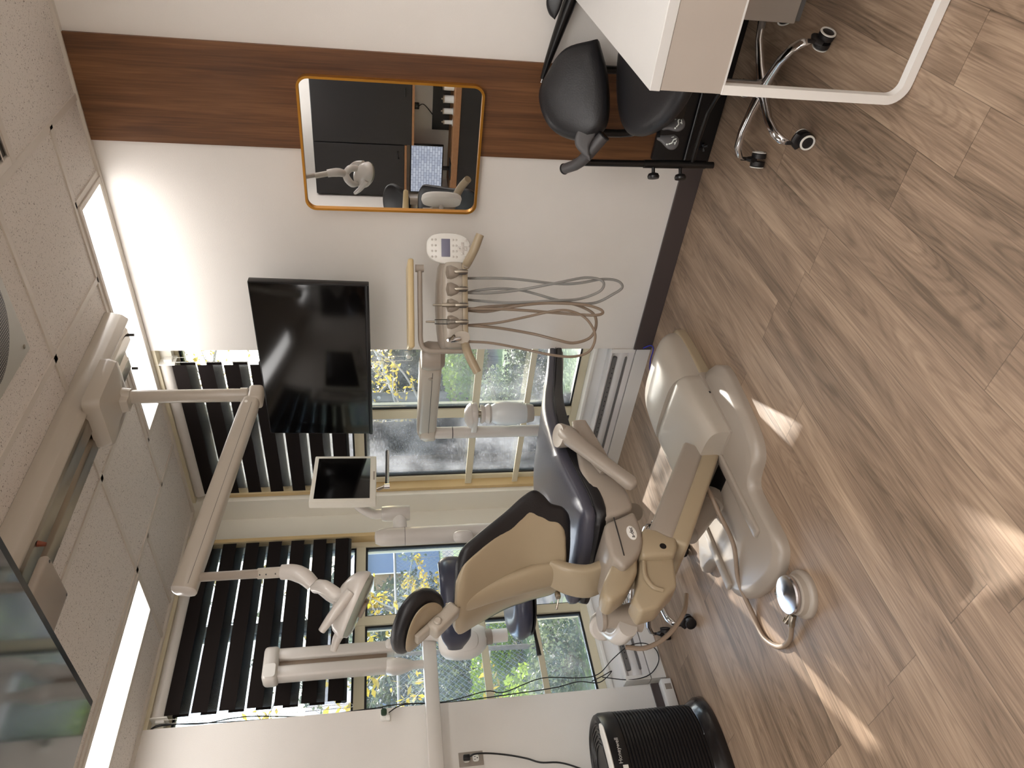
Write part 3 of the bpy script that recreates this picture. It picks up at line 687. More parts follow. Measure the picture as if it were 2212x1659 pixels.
bm = BM(); A = resample([(0, (.985, -.935, .715, .030, .032)), (.4, (.96, -1.09, .745, .019, .022)), (1, (.96, -1.26, .755, .014, .014))], 14)
pad(bm, [(V((x, y, z)), a, b) for x, y, z, a, b in A], n=20, p=2.6); obj('armrest', bm, 'beige_dk', chair, angle=60)
bm = BM(); lathe(bm, (1.43, -.90, .61), (-.2, .75, -.35), [(0, .02), (.02, .024), (.04, .02), (.04, 0)], 20); obj('seat_swivel_knob', bm, 'blackplastic', chair)

# ================================================================== FOOT CONTROL
fc = thing('foot_control', (1.44, -1.70, 0), 'round polished disc foot control on the floor by the chair base', 'foot control')
bm = BM(); lathe(bm, (1.44, -1.70, 0), (0, 0, 1), [(0, .083), (.010, .085), (.018, .082), (.025, .072), (.042, .068), (.046, .062), (.046, 0)], 48); obj('control_base', bm, 'beige_dk', fc, angle=40)
bm = BM(); lathe(bm, (1.435, -1.695, .05), (0, 0, 1), [(0, .066), (.010, .067), (.016, .064), (.026, 0)], 64)
def brushed():
    m = mat('spun_metal', 'd6d6dc', .16, metal=1); n, l, b = nodes_of(m); b.inputs['Anisotropic'].default_value = .9
    tg = n.new('ShaderNodeTangent'); tg.direction_type = 'RADIAL'; tg.axis = 'Z'; l.new(tg.outputs[0], b.inputs['Tangent']); return m
obj('pressure_disc', bm, brushed(), fc, angle=30)
for a, b in (((1.375, -1.655, .03), (1.355, -1.635, .035)), ((1.365, -1.725, .03), (1.335, -1.732, .04))):
    bm = BM(); cyl(bm, a, b, .009, 14); lathe(bm, b, V(b) - V(a), [(0, .012), (.012, .012), (.015, .008), (.015, 0)], 16); obj('toggle', bm, 'steel', fc)
bm = BM(); tube(bm, [(1.365, -1.735, .03), (1.345, -1.745, .032), (1.325, -1.75, .028)], .012, 12, 4); obj('hose_coupler', bm, 'steel', fc)
bm = BM(); tube(bm, [(1.37, -1.06, .19), (1.40, -1.15, .16), (1.36, -1.27, .13), (1.27, -1.36, .075), (1.16, -1.45, .055), (1.085, -1.56, .012), (1.09, -1.66, .011), (1.16, -1.74, .011), (1.25, -1.765, .015), (1.33, -1.748, .028)], .0095, 12, 8)
obj('foot_control_tubing', bm, 'hose', chair)
# ================================================================== DELIVERY UNIT (instrument arm beside the chair)
du = thing('delivery_unit', (.965, -.37, .55), 'beige dental instrument arm with looping grey hoses and keypad', 'instrument arm')
ax = V((.762, .648, 0)).normalized(); an = V((.648, -.762, 0)).normalized(); UZ = V((0, 0, 1))
DO = V((1.735, -.375, 1.147))
def L(u, n, z, o=DO): return o + ax * u + an * n + UZ * z
bm = BM(); cyl(bm, (.965, -.37, .60), (.965, -.37, 1.245), .030, 28); obj('post', bm, 'lightbeige', du)
bm = BM(); tube(bm, [(.965, -.37, .62), (.965, -.37, .58), (1.0, -.42, .565), (1.08, -.52, .565)], .034, 18, 5); obj('post_elbow', bm, 'beige_dk', du)
bm = BM(); cyl(bm, (.965, -.37, 1.10), (.965, -.37, 1.104), .0308, 28); obj('post_joint', bm, 'blackplastic', du)
bm = BM(); lathe(bm, (.965, -.345, 1.185), (0, 0, 1), [(0, .05), (.01, .058), (.05, .060), (.075, .05), (.085, .03), (.086, 0)], 32); obj('shoulder', bm, 'beige', du)
# horizontal link arm
bm = BM(); A0, A1 = V((.965, -.345, 1.232)), V((1.49, -.455, 1.232)); rings = []
for f, w_, h_ in ((0, .030, .040), (.02, .042, .047), (.1, .046, .048), (.9, .046, .050), (.98, .046, .050), (1, .035, .043)):
    p = A0.lerp(A1, f); t_ = (A1 - A0).normalized(); x_ = t_.cross(UZ); rings.append(superring(p, x_, UZ, w_, h_, 28, 5))
loft(bm, rings); la = obj('link_arm', bm, 'beige', du, angle=50)
bm = BM(); t_ = (A1 - A0).normalized(); sd = -t_.cross(UZ); sd = sd if sd.dot(an) > 0 else -sd
tube(bm, [A0.lerp(A1, .06) + sd * .0462 + UZ * -.008, A0.lerp(A1, .96) + sd * .0462 + UZ * -.008], .0012, 6); obj('arm_seam', bm, 'greyplastic', la)
bm = BM(); lathe(bm, A0.lerp(A1, .88) + sd * .045, sd, [(0, .010), (.003, .010), (.004, .007), (.004, 0)], 18); obj('arm_cap', bm, 'beige_dk', la)
bm = BM(); lathe(bm, (1.54, -.475, 1.175), (0, 0, 1), [(0, .045), (.02, .062), (.07, .066), (.10, .055), (.105, .0)], 32); obj('elbow', bm, 'beige_dk', du)
# swan-neck tray bracket
bm = BM(); tube(bm, [L(.155, .075, .137), L(-.06, .072, .137), L(-.16, .07, .135), L(-.192, .07, .112), L(-.198, .07, .06), L(-.198, .07, -.045)], .0105, 14, 6); obj('tray_bracket', bm, 'beige_dk', du)
bm = BM(); cyl(bm, L(.15, .075, .12), L(.15, .075, .155), .016, 18); obj('tray_pivot', bm, 'beige_dk', du)
bm = BM(); box(bm, (-.185, -.14, .163), (.185, .12, .187), .009, 3)
bmesh.ops.transform(bm, matrix=Matrix(((ax.x, an.x, 0, DO.x), (ax.y, an.y, 0, DO.y), (0, 0, 1, DO.z), (0, 0, 0, 1))), verts=bm.verts); obj('tray', bm, 'cream', du)
# control head body
def head_ring(u, hn_, hz, cz, cn, p=4.5): return superring(L(u, cn, cz), an, UZ, hn_, hz, 32, p)
bm = BM(); loft(bm, [head_ring(*q) for q in ((-.192, .03, .030, .0, -.01), (-.188, .055, .046, .0, -.01), (-.17, .070, .055, .0, -.01), (-.10, .076, .060, .003, -.01), (0, .078, .062, .005, -.01), (.10, .076, .060, .003, -.01), (.17, .070, .055, .0, -.01), (.185, .055, .046, .0, -.01), (.189, .03, .030, .0, -.01))]); hb = obj('head_housing', bm, 'beige_dk', du, angle=50)
bm = BM(); loft(bm, [superring(L(u, .052, cz), an, UZ, a, b, 32, 3.2) for u, a, b, cz in ((-.186, .006, .022, -.01), (-.18, .02, .038, -.008), (-.15, .030, .046, -.006), (-.05, .034, .050, -.004), (.05, .034, .050, -.004), (.15, .030, .046, -.006), (.178, .02, .036, -.008), (.183, .006, .02, -.01))]); obj('front_fascia', bm, 'beige', du, angle=60)
bm = BM(); prism(bm, [(0, 0)] * 0 or [(-.17, -.052), (.172, -.052), (.172, -.038), (-.17, -.038)], 0, .012); bmesh.ops.delete(bm, geom=bm.verts, context='VERTS')
box(bm, (-.168, .045, -.064), (.172, .088, -.040), .006, 2); bmesh.ops.transform(bm, matrix=Matrix(((ax.x, an.x, 0, DO.x), (ax.y, an.y, 0, DO.y), (0, 0, 1, DO.z), (0, 0, 0, 1))), verts=bm.verts); obj('holder_rail', bm, 'shell', du)
US = [.134, .062, -.006, -.076]
for i, u in enumerate(US):
    bm = BM(); lathe(bm, L(u, .070, -.035), UZ + an * .25, [(0, .010), (.004, .012), (.02, .022), (.045, .030), (.06, .026), (.066, .0)], 28); obj('instrument_cradle', bm, 'beige_dk', du, angle=50)
    bm = BM(); box(bm, (-.010, .082, -.058), (.010, .108, -.026), .003, 2); bmesh.ops.transform(bm, matrix=Matrix(((ax.x, an.x, 0, L(u, 0, 0).x), (ax.y, an.y, 0, L(u, 0, 0).y), (0, 0, 1, DO.z), (0, 0, 0, 1))), verts=bm.verts); obj('holder_clip', bm, 'greyplastic', du)
    p = L(u, .104, 0)
    bm = BM(); lathe(bm, p + UZ * -.062, UZ, [(0, .0075), (.02, .0085), (.05, .0085), (.056, .006), (.058, 0)], 18); cn = obj('hose_connector', bm, 'steel', du)
    if i >= 2:
        h = .055 if i == 2 else .085
        bm = BM(); lathe(bm, p + UZ * -.006, UZ, [(0, .010), (.02, .011), (.045, .008 if i == 2 else .011), (h, .007 if i == 2 else .010), (h + .001, 0)], 20); obj('handpiece_sleeve', bm, 'clear' if i == 3 else 'steel', du)
        bm = BM(); lathe(bm, p + UZ * (h - .006), UZ, [(0, .005), (.02, .0045), (.036, .004), (.038, 0)], 14); obj('coupling_tip', bm, 'steel', du)
# syringe
bm = BM(); lathe(bm, L(-.146, .10, -.03), UZ * 1 + ax * -.2, [(0, .008), (.012, .010), (.03, .011), (.045, .010), (.046, .0)], 20); tube(bm, [L(-.148, .10, .012), L(-.152, .108, .026)], [.010, .008], 16); sy = obj('air_water_syringe', bm, 'chrome', du)
bm = BM(); tube(bm, [L(-.150, .112, .012), L(-.135, .128, .0)], [.007, .006], 12); obj('syringe_button', bm, 'steel', sy)
bm = BM(); pr = superring(L(-.14, .082, -.035), ax, UZ, .026, .034, 28, 2.4); rings = [pr, [v + an * .012 for v in pr]]; loft(bm, rings); obj('syringe_cradle', bm, 'beige', du)
# hoses: five hanging loops
H1 = [(1.825, -.292, 1.09), (1.841, -.315, .897), (1.839, -.348, .694), (1.864, -.381, .599), (1.881, -.374, .495), (1.876, -.379, .426), (1.865, -.414, .412), (1.833, -.425, .456), (1.795, -.427, .518), (1.794, -.435, .601), (1.793, -.403, .698), (1.801, -.345, .845), (1.800, -.335, .975), (1.770, -.325, 1.09)]
H2 = [(1.795, -.36, 1.099), (1.802, -.37, .978), (1.819, -.369, .851), (1.869, -.392, .707), (1.894, -.384, .579), (1.892, -.398, .511), (1.880, -.425, .501), (1.851, -.434, .525), (1.815, -.431, .602), (1.809, -.435, .708), (1.778, -.408, .904), (1.75, -.345, 1.09)]
H3 = [(1.756, -.423, 1.102), (1.767, -.443, .908), (1.77, -.471, .707), (1.789, -.515, .565), (1.796, -.514, .515), (1.806, -.498, .518), (1.816, -.480, .575), (1.812, -.462, .66), (1.798, -.440, .756), (1.785, -.440, .86), (1.76, -.430, .932), (1.735, -.415, 1.005), (1.715, -.375, 1.09)]
H4 = [(1.686, -.445, 1.094), (1.684, -.463, .953), (1.674, -.492, .802), (1.675, -.535, .707), (1.670, -.554, .63), (1.690, -.545, .558), (1.735, -.525, .533), (1.771, -.486, .538), (1.790, -.455, .59), (1.800, -.440, .656), (1.787, -.422, .752), (1.761, -.400, .85), (1.735, -.38, 1.004), (1.70, -.36, 1.09)]
H5 = [(1.663, -.532, 1.094), (1.664, -.545, .987), (1.655, -.572, .862), (1.653, -.612, .744), (1.655, -.630, .644), (1.675, -.618, .572), (1.73, -.590, .550), (1.767, -.550, .568), (1.788, -.515, .604), (1.803, -.500, .669), (1.788, -.489, .739), (1.757, -.484, .836), (1.722, -.480, .963), (1.65, -.40, 1.09)]
for Hs, r_, m_ in ((H1, .0058, 'hosegrey'), (H2, .0058, 'hosegrey'), (H3, .0062, 'hose'), (H4, .0064, 'hose'), (H5, .0056, 'hose')):
    bm = BM(); tube(bm, Hs, r_, 10, 7); obj('hose', bm, m_, du)
# keypad
KP = V((1.952, -.262, 1.158))
def K(u, z, n=0): return KP + ax * u + UZ * z + an * n
bm = BM()
def egg(s_, n): return [K(.066 * s_ * math.copysign(abs(math.cos(a)) ** (2 / 2.8), math.cos(a)) + .004 * math.sin(a), .095 * s_ * math.copysign(abs(math.sin(a)) ** (2 / 2.6), math.sin(a)), n) for a in (2 * PI * i / 48 for i in range(48))]
loft(bm, [egg(.80, -.022), egg(.95, -.018), egg(1, -.004), egg(.98, .004), egg(.93, .008)]); kp = obj('keypad', bm, 'whiteplastic', du, angle=50)
bm = BM()
def kq(bm, u0, u1, z0, z1, n0, n1, bev=.001):
    box(bm, (u0, n0, z0), (u1, n1, z1), bev, 2); 
def kfin(bm): bmesh.ops.transform(bm, matrix=Matrix(((ax.x, an.x, 0, KP.x), (ax.y, an.y, 0, KP.y), (0, 0, 1, KP.z), (0, 0, 0, 1))), verts=bm.verts)
kq(bm, -.036, .040, -.004, .033, .007, .0105); kfin(bm); obj('display', bm, 'lcd', kp)
bm = BM(); kq(bm, -.010, .010, -.077, -.037, .008, .0095); kq(bm, -.027, .027, -.064, -.050, .008, .0096); kfin(bm); obj('cursor_cross', bm, 'lightbeige', kp)
KB = [(u, z) for z in (.072, .057) for u in (-.036, -.012, .012, .036)] + [(u, z) for z in (-.017, -.031) for u in (-.036, -.012, .012, .036)] + [(.036, -.072), (.012, -.084), (-.014, -.082), (-.036, -.070), (0, -.043), (0, -.057), (0, -.072), (-.021, -.057), (.021, -.057)]
bmb = BM(); lathe(bmb, K(0, 0, .0075), an, [(0, .0048), (.002, .0046), (.003, .003), (.0033, 0)], 16)
b0 = obj('button', bmb, 'lightbeige', kp)
for i, (u, z) in enumerate(KB):
    o_ = b0 if i == 0 else b0.copy()
    if i: COL.objects.link(o_); o_.parent = kp
    o_.location = ax * u + UZ * z
bm = BM(); tube(bm, [K(-.03, .0, -.012), L(.185, .03, .01)], .012, 14); obj('keypad_mount', bm, 'lightbeige', du)
# grab handles
for pts in ([L(.165, .07, -.058), L(.185, .10, -.068), L(.225, .125, -.088), L(.285, .135, -.112)], [L(-.165, .07, -.050), L(-.20, .11, -.055), L(-.235, .125, -.068), L(-.29, .13, -.095)]):
    bm = BM(); tube(bm, pts, [.018, .019, .0185, .0185, .017], 20, 6); h_ = obj('grab_handle', bm, 'shell', du)
    bm = BM(); e = (V(pts[-1]) - V(pts[-2])).normalized(); lathe(bm, V(pts[0]) + an * .020, an, [(0, .013), (.002, .0125), (.002, 0)], 20); obj('handle_cap', bm, 'beige_dk', h_)

# ================================================================== WATER BOTTLE on the post
wb = thing('water_bottle', (1.075, -.355, .715), 'frosted white water bottle hanging beside the instrument post', 'bottle')
bm = BM(); lathe(bm, (1.075, -.355, .735), UZ, [(0, .045), (.01, .050), (.05, .058), (.10, .062), (.15, .057), (.175, .046), (.18, .04), (.18, 0)], 40); obj('bottle_body', bm, 'bottle', wb)
bm = BM(); lathe(bm, (1.075, -.355, .700), UZ, [(0, .042), (.004, .044), (.036, .051), (.037, .0)], 36); obj('bottle_foot', bm, 'beige', wb)
bm = BM(); lathe(bm, (1.075, -.355, .915), UZ, [(0, .045), (.010, .052), (.02, .048), (.03, .040), (.042, .047), (.05, .047), (.05, 0)], 36); obj('bottle_collar', bm, 'lightbeige', wb)
bm = BM(); cyl(bm, (1.075, -.355, .963), (1.075, -.355, .985), .018, 20); obj('bottle_neck', bm, 'steel', wb)
bm = BM(); prism(bm, [(V(p) + 0 * UZ)[:2] for p in [(1.075 + .058 * math.cos(a) - (.05 if 2 < a < 4.3 else 0), -.355 + .058 * math.sin(a), 0) for a in (2 * PI * i / 32 for i in range(32))]], .983, 1.012, 'Z', .006, 2); obj('bottle_holder', bm, 'lightbeige', du)
bm = BM(); lathe(bm, (1.066, -.356, 1.010), UZ, [(0, .064), (.006, .064), (.022, .052), (.034, .03), (.037, 0)], 36); obj('holder_dome', bm, 'lightbeige', du)

# ================================================================== MONITOR ON ITS POST
mp_ = thing('monitor_post', (.78, -.83, .40), 'tall beige monitor post behind the chair backrest', 'monitor post')
bm = BM(); lathe(bm, (.785, -.86, .42), UZ, [(0, .042), (1.0, .042), (1.04, .040), (1.065, .028), (1.07, 0)], 32); obj('post', bm, 'lightbeige', mp_)
bm = BM(); lathe(bm, (.785, -.86, 1.35), UZ, [(0, .0426), (.002, .0426), (.002, 0)], 32); obj('post_joint', bm, 'greyplastic', mp_)
bm = BM(); tube(bm, [(.785, -.86, .46), (.785, -.86, .40), (.85, -.90, .37), (1.0, -.98, .37), (1.12, -1.05, .37)], .04, 18, 5); obj('post_elbow', bm, 'beige_dk', mp_)
bm = BM(); cyl(bm, (.785, -.83, 1.37), (.80, -.745, 1.375), .032, 24); obj('stub_arm', bm, 'white', mp_)
bm = BM(); lathe(bm, (.805, -.74, 1.325), UZ, [(0, .034), (.005, .036), (.09, .037), (.11, .036), (.13, .033), (.134, .0)], 28); obj('swivel_fitting', bm, 'lightbeige', mp_)
bm = BM(); tube(bm, [(.805, -.74, 1.45), (.805, -.735, 1.50), (.835, -.71, 1.56), (.90, -.665, 1.615), (.945, -.645, 1.625)], .023, 18, 6); obj('curved_neck', bm, 'lightbeige', mp_)
mo = thing('monitor', (.975, -.655, 1.48), 'small square cream-framed monitor with a dark screen', 'monitor')
ma = V((.907 - 1.007, -.449 + .818, 0)).normalized()      # towards the right edge of the screen
mn = V((-ma.y, ma.x, 0)); mn = mn if mn.dot(V((1, -1, 0))) > 0 else -mn
MC = V((.972, -.654, 1.6215)); MW, MH = .191, .1435
MM = Matrix(((ma.x, mn.x, .03 * mn.x, MC.x), (ma.y, mn.y, .03 * mn.y, MC.y), (0, 0, 1, MC.z), (0, 0, 0, 1)))
def mbox(name, lo, hi, m, par, bev=.002):
    bm = BM(); box(bm, lo, hi, bev, 2); bmesh.ops.transform(bm, matrix=MM, verts=bm.verts); return obj(name, bm, m, par)
bz = mbox('bezel', (-MW, -.035, -MH), (MW, 0, MH), 'column', mo, .005)
mbox('screen', (-MW + .022, -.001, -MH + .028), (MW - .024, .0015, MH - .018), 'screen', mo, .0005)
mbox('rear_housing', (-MW + .05, -.075, -MH + .04), (MW - .05, -.034, MH - .04), 'column', mo, .012)
mbox('brand_strip', (-.02, .0001, -MH + .006), (.05, .001, -MH + .014), 'plate', bz, 0)
bm = BM(); a_, b_ = (1.012, -.535, 1.425), (1.055, -.79, 1.430); tube(bm, [a_, b_], .009, 14); lathe(bm, b_, UZ, [(-.012, .012), (.012, .012), (.014, 0)], 14); lathe(bm, b_, -UZ, [(0, .012), (.012, .011), (.013, 0)], 14); obj('handle_bar', bm, 'chrome', mo)
bm = BM(); tube(bm, [(1.052, -.785, 1.432), (1.02, -.775, 1.47)], .008, 12); obj('handle_bracket', bm, 'steel', mo)

# ================================================================== CEILING TRACK LIGHT
tl = thing('dental_light', (1.55, -1.0, CE), 'beige dental light on a ceiling track with balanced arm', 'dental light')
bm = BM(); prism(bm, [(1.665, CE), (1.665, 2.535), (1.655, 2.495), (1.635, 2.475), (1.625, 2.475), (1.625, CE)], -1.95, -.33, 'Y', .004, 2); obj('track_cover', bm, 'beige', tl)
bm = BM(); prism(bm, [(1.625, CE - .001), (1.625, 2.49), (1.60, 2.478), (1.545, 2.478), (1.535, 2.50), (1.535, CE - .001)], -1.95, -.36, 'Y', .003, 2); obj('near_rail', bm, 'steel', tl)
bm = BM(); prism(bm, [(1.52, CE - .001), (1.52, 2.50), (1.50, 2.482), (1.45, 2.482), (1.425, 2.50), (1.425, CE - .001)], -1.95, -.42, 'Y', .003, 2); obj('far_rail', bm, 'steel', tl)
bm = BM(); box(bm, (1.518, -1.95, 2.505), (1.537, -.40, CE - .001)); obj('slot', bm, 'blackplastic', tl)
for x, y in ((1.58, -.372), (1.45, -.432)):
    bm = BM(); cyl(bm, (x, y, 2.478), (x, y, 2.455), .006, 12); obj('end_stop', bm, 'greyplastic', tl)
bm = BM(); cyl(bm, (1.59, -1.44, 2.478), (1.585, -1.44, 2.455), .010, 14, .006); obj('travel_stop', bm, 'orange', tl)
bm = BM(); box(bm, (1.42, -1.70, 2.43), (1.665, -1.50, 2.50), .018, 3)
bmesh.ops.transform(bm, matrix=Matrix.Translation((1.54, -1.60, 2.46)) @ Matrix.Diagonal((1, 1, 1, 1)) @ Matrix.Translation((-1.54, -1.60, -2.46)), verts=bm.verts); pb = obj('power_box', bm, 'beige', tl)
bm = BM(); box(bm, (1.44, -1.685, 2.405), (1.64, -1.52, 2.435), .012, 3); obj('box_lid', bm, 'beige_dk', tl)
for x, y in ((1.455, -1.535), (1.625, -1.535), (1.455, -1.67), (1.625, -1.67)):
    bm = BM(); lathe(bm, (x, y, 2.406), -UZ, [(0, .006), (.001, .005), (.001, 0)], 14); obj('lid_screw', bm, 'greyplastic', tl)
# trolley
bm = BM(); rings = []
for z, k, o_ in ((2.485, 1, 0), (2.455, 1, 0), (2.43, .93, 0), (2.418, .62, .0), (2.413, .42, 0), (2.405, .24, 0), (2.380, .20, 0)):
    rings.append([V((1.565 + p[0] * (k if k > .3 else k * 1.1), -.775 + p[1] * (k if k > .3 else k * .9), z)) for p in rrect(0, 0, .118, .135, .03 if k > .5 else .03, 6)])
loft(bm, rings); obj('trolley', bm, 'beige', tl, angle=50)
bm = BM(); cyl(bm, (1.57, -.75, 2.40), (1.57, -.75, 1.955), .0255, 28); cyl(bm, (1.57, -.75, 2.41), (1.57, -.75, 2.378), .036, 28, .031); obj('drop_tube', bm, 'beige', tl)
bm = BM(); cyl(bm, (1.57, -.75, 1.985), (1.57, -.75, 1.958), .029, 28); obj('swivel_collar', bm, 'beige', tl)
bm = BM(); box(bm, (1.538, -.80, 1.90), (1.602, -.718, 1.955), .014, 3); obj('arm_knuckle', bm, 'beige', tl)
B0, B1 = V((1.575, -.79, 1.94)), V((1.425, -1.535, 2.075)); bt = (B1 - B0).normalized(); bx_ = bt.cross(UZ).normalized(); by_ = bx_.cross(bt).normalized()
bm = BM(); loft(bm, [superring(B0.lerp(B1, f), bx_, by_, a, b, 28, 3.4) for f, a, b in ((-.02, .016, .02), (0, .026, .031), (.05, .028, .034), (.93, .030, .038), (.985, .030, .039))]); obj('balance_arm', bm, 'beige', tl, angle=50)
bm = BM(); loft(bm, [superring(B0.lerp(B1, f), bx_, by_, a, b, 28, 3.4) for f, a, b in ((.985, .030, .039), (.995, .028, .036), (1.003, .018, .024))]); obj('arm_end_cap', bm, 'lightbeige', tl, angle=50)
nn = bx_ if bx_.dot(V((.6, -.7, 0))) > 0 else -bx_
bm = BM(); tube(bm, [B0.lerp(B1, .03) + nn * .0282 - by_ * .012, B0.lerp(B1, .97) + nn * .0302 - by_ * .014], .0006, 6); obj('arm_seam', bm, 'greyplastic', tl)
bm = BM(); lathe(bm, B0.lerp(B1, .03) + nn * .0265 + by_ * .01, nn, [(0, .006), (.002, .006), (.003, 0)], 14); obj('pivot_pin', bm, 'whiteplastic', tl)
bm = BM(); tube(bm, [(1.435, -1.484, 2.055), (1.47, -1.508, 1.84)], .0145, 20); obj('drop_rod', bm, 'beige_dk', tl)
bm = BM(); tube(bm, [(1.466, -1.505, 1.845), (1.480, -1.514, 1.765)], .0175, 20); ss = obj('slotted_sleeve', bm, 'beige', tl)
dd = (V((1.480, -1.514, 1.765)) - V((1.466, -1.505, 1.845))).normalized()
for f in (.1, .35, .72, .9):
    p = V((1.466, -1.505, 1.845)).lerp(V((1.480, -1.514, 1.765)), f); vn = V((.65, -.75, 0)).normalized()
    bm = BM(); lathe(bm, p + vn * .0168, vn, [(0, .0028), (.0012, .0026), (.0012, 0)], 12); obj('sleeve_hole', bm, 'blackplastic', ss)
bm = BM(); tube(bm, [(1.480, -1.514, 1.770), (1.484, -1.520, 1.735), (1.480, -1.535, 1.700), (1.465, -1.556, 1.672)], [.024, .025, .027, .026, .023], 24, 6); obj('elbow_cover', bm, 'lightbeige', tl)
hd0 = V((1.458, -1.562, 1.662))
for pts in ([hd0, (1.485, -1.585, 1.632), (1.475, -1.61, 1.59), (1.455, -1.612, 1.558)], [hd0, (1.43, -1.545, 1.648), (1.395, -1.555, 1.62), (1.385, -1.58, 1.588)]):
    bm = BM(); tube(bm, pts, [.021, .023, .021, .015], 20, 6); obj('yoke_arm', bm, 'lightbeige', tl)
# lamp head: shallow oblong bowl with a clear front
HC = V((1.432, -1.615, 1.548)); hl = (V((1.504, -1.554, 1.492)) - V((1.355, -1.675, 1.575))).normalized(); hz_ = V((.10, -.14, -1)); hz_ = (hz_ - hl * hz_.dot(hl)).normalized(); hw_ = hl.cross(hz_).normalized()
bm = BM(); loft(bm, [superring(HC + hz_ * d, hl, hw_, .112 * k, .072 * k, 40, 2.4) for d, k in ((-.055, .12), (-.052, .4), (-.04, .68), (-.022, .88), (.0, .98), (.012, 1.0), (.018, .97))]); obj('lamp_housing', bm, 'lightbeige', tl, angle=60)
bm = BM(); loft(bm, [superring(HC + hz_ * d, hl, hw_, .106 * k, .068 * k, 40, 2.4) for d, k in ((.018, 1), (.030, .97), (.036, .8), (.037, .3))]); obj('lens', bm, mat('lamp_lens', 'c9cfc0', .06, spec=.8, trans=.6), tl, angle=60)
bm = BM(); loft(bm, [superring(HC + hz_ * d, hl, hw_, .030, .028, 24, 3) for d in (.03, .046)]); obj('lamp_sensor', bm, 'hose', tl)
bm = BM(); tube(bm, [HC + hl * .055 + hw_ * -.062 - hz_ * .02, HC + hl * -.06 + hw_ * -.085 - hz_ * .045], [.016, .017, .013], 18); tube(bm, [HC + hl * .055 + hw_ * .062 - hz_ * .02, HC + hl * -.06 + hw_ * .085 - hz_ * .045], [.016, .017, .013], 18)
bmesh.ops.delete(bm, geom=bm.verts, context='VERTS')
for s_ in (-1, 1):
    bm = BM(); tube(bm, [HC + hl * .05 + hw_ * .060 * s_ - hz_ * .012, HC + hl * -.02 + hw_ * .085 * s_ - hz_ * .03, HC + hl * -.085 + hw_ * .09 * s_ - hz_ * .045], [.015, .016, .015, .011], 18, 4); obj('side_handle', bm, 'lightbeige', tl)
bm = BM(); tube(bm, [HC + hl * -.085 + hz_ * .005, HC + hl * -.12 + hz_ * .0, HC + hl * -.16 + hz_ * .004], [.017, .015, .010], 18, 4); obj('end_handle', bm, 'lightbeige', tl)

# ================================================================== WALL TELEVISION
tv = thing('television', (1.28, -.23, 1.49), 'flat black television held out from the wall by the window', 'television')
TA, TB_, TZ0, TZ1 = V((1.752, -.246, 0)), V((.862, -.246, 0)), 1.498, 2.005
def tvbox(name, x0, x1, y0, y1, z0, z1, m, par=tv, bev=.002):
    bm = BM(); box(bm, (x0, y0, z0), (x1, y1, z1), bev, 2, rot=Matrix.Rotation(math.radians(-2.5), 4, 'X'), piv=(1.3, -.246, 1.75)); return obj(name, bm, m, par)
tvbox('frame', .862, 1.762, -.250, -.215, 1.497, 2.003, 'bezel', bev=.004)
tvbox('screen', .869, 1.755, -.2515, -.249, 1.516, 1.997, 'screen', bev=.0004)
tvbox('lower_strip', .862, 1.762, -.253, -.25, 1.497, 1.512, 'bezel', bev=.001)
tvbox('rear_housing', 1.0, 1.62, -.215, -.17, 1.53, 1.85, 'blackplastic', bev=.01)
bm = BM(); box(bm, (1.22, -.17, 1.66), (1.40, -.145, 1.84), .004); tube(bm, [(1.31, -.15, 1.75), (1.42, -.08, 1.75), (1.31, -.02, 1.75)], .018, 12); box(bm, (1.25, -.02, 1.65), (1.37, -.002, 1.85), .003); obj('wall_bracket', bm, 'blackmetal', tv)
text_obj('maker_name', 'Hisense', .012, 'letter', tv, (1.305, -.2385, 1.506), (1, 0, 0), (0, 0, 1), .0004)
bm = BM(); lathe(bm, (1.29, -.236, 1.496), -UZ, [(0, .003), (.005, .003), (.006, 0)], 10); obj('standby_lamp', bm, mat('red_lens', '8a1512', .3), tv)

# ================================================================== CEILING TELEVISION (face down, above the head end)
ct = thing('ceiling_television', (1.99, -2.2, 2.20), 'black television hung face down from the ceiling, reflecting the left window', 'television')
bm = BM(); box(bm, (1.545, -2.45, 2.20), (2.445, -1.93, 2.235), .005, 2); obj('frame', bm, 'bezel', ct)
bm = BM(); box(bm, (1.554, -2.44, 2.1985), (2.436, -1.952, 2.201), .0004, 1); obj('screen', bm, mat('ceiling_screen_glass', '0a0a0a', .06, spec=1.0, coat=1.0), ct, smooth=False)
bm = BM(); box(bm, (1.75, -2.36, 2.235), (2.24, -2.04, 2.27), .01); obj('rear_housing', bm, 'blackplastic', ct)
bm = BM(); cyl(bm, (1.99, -2.2, 2.27), (1.99, -2.2, CE), .025, 20); box(bm, (1.90, -2.29, CE - .012), (2.08, -2.11, CE), .003); obj('ceiling_bracket', bm, 'blackmetal', ct)
text_obj('maker_name', 'Hisense', .020, 'letter', ct, (1.86, -1.9292, 2.216), (-1, 0, 0), (0, 0, 1), .0004)
bpy.context.view_layer.update()
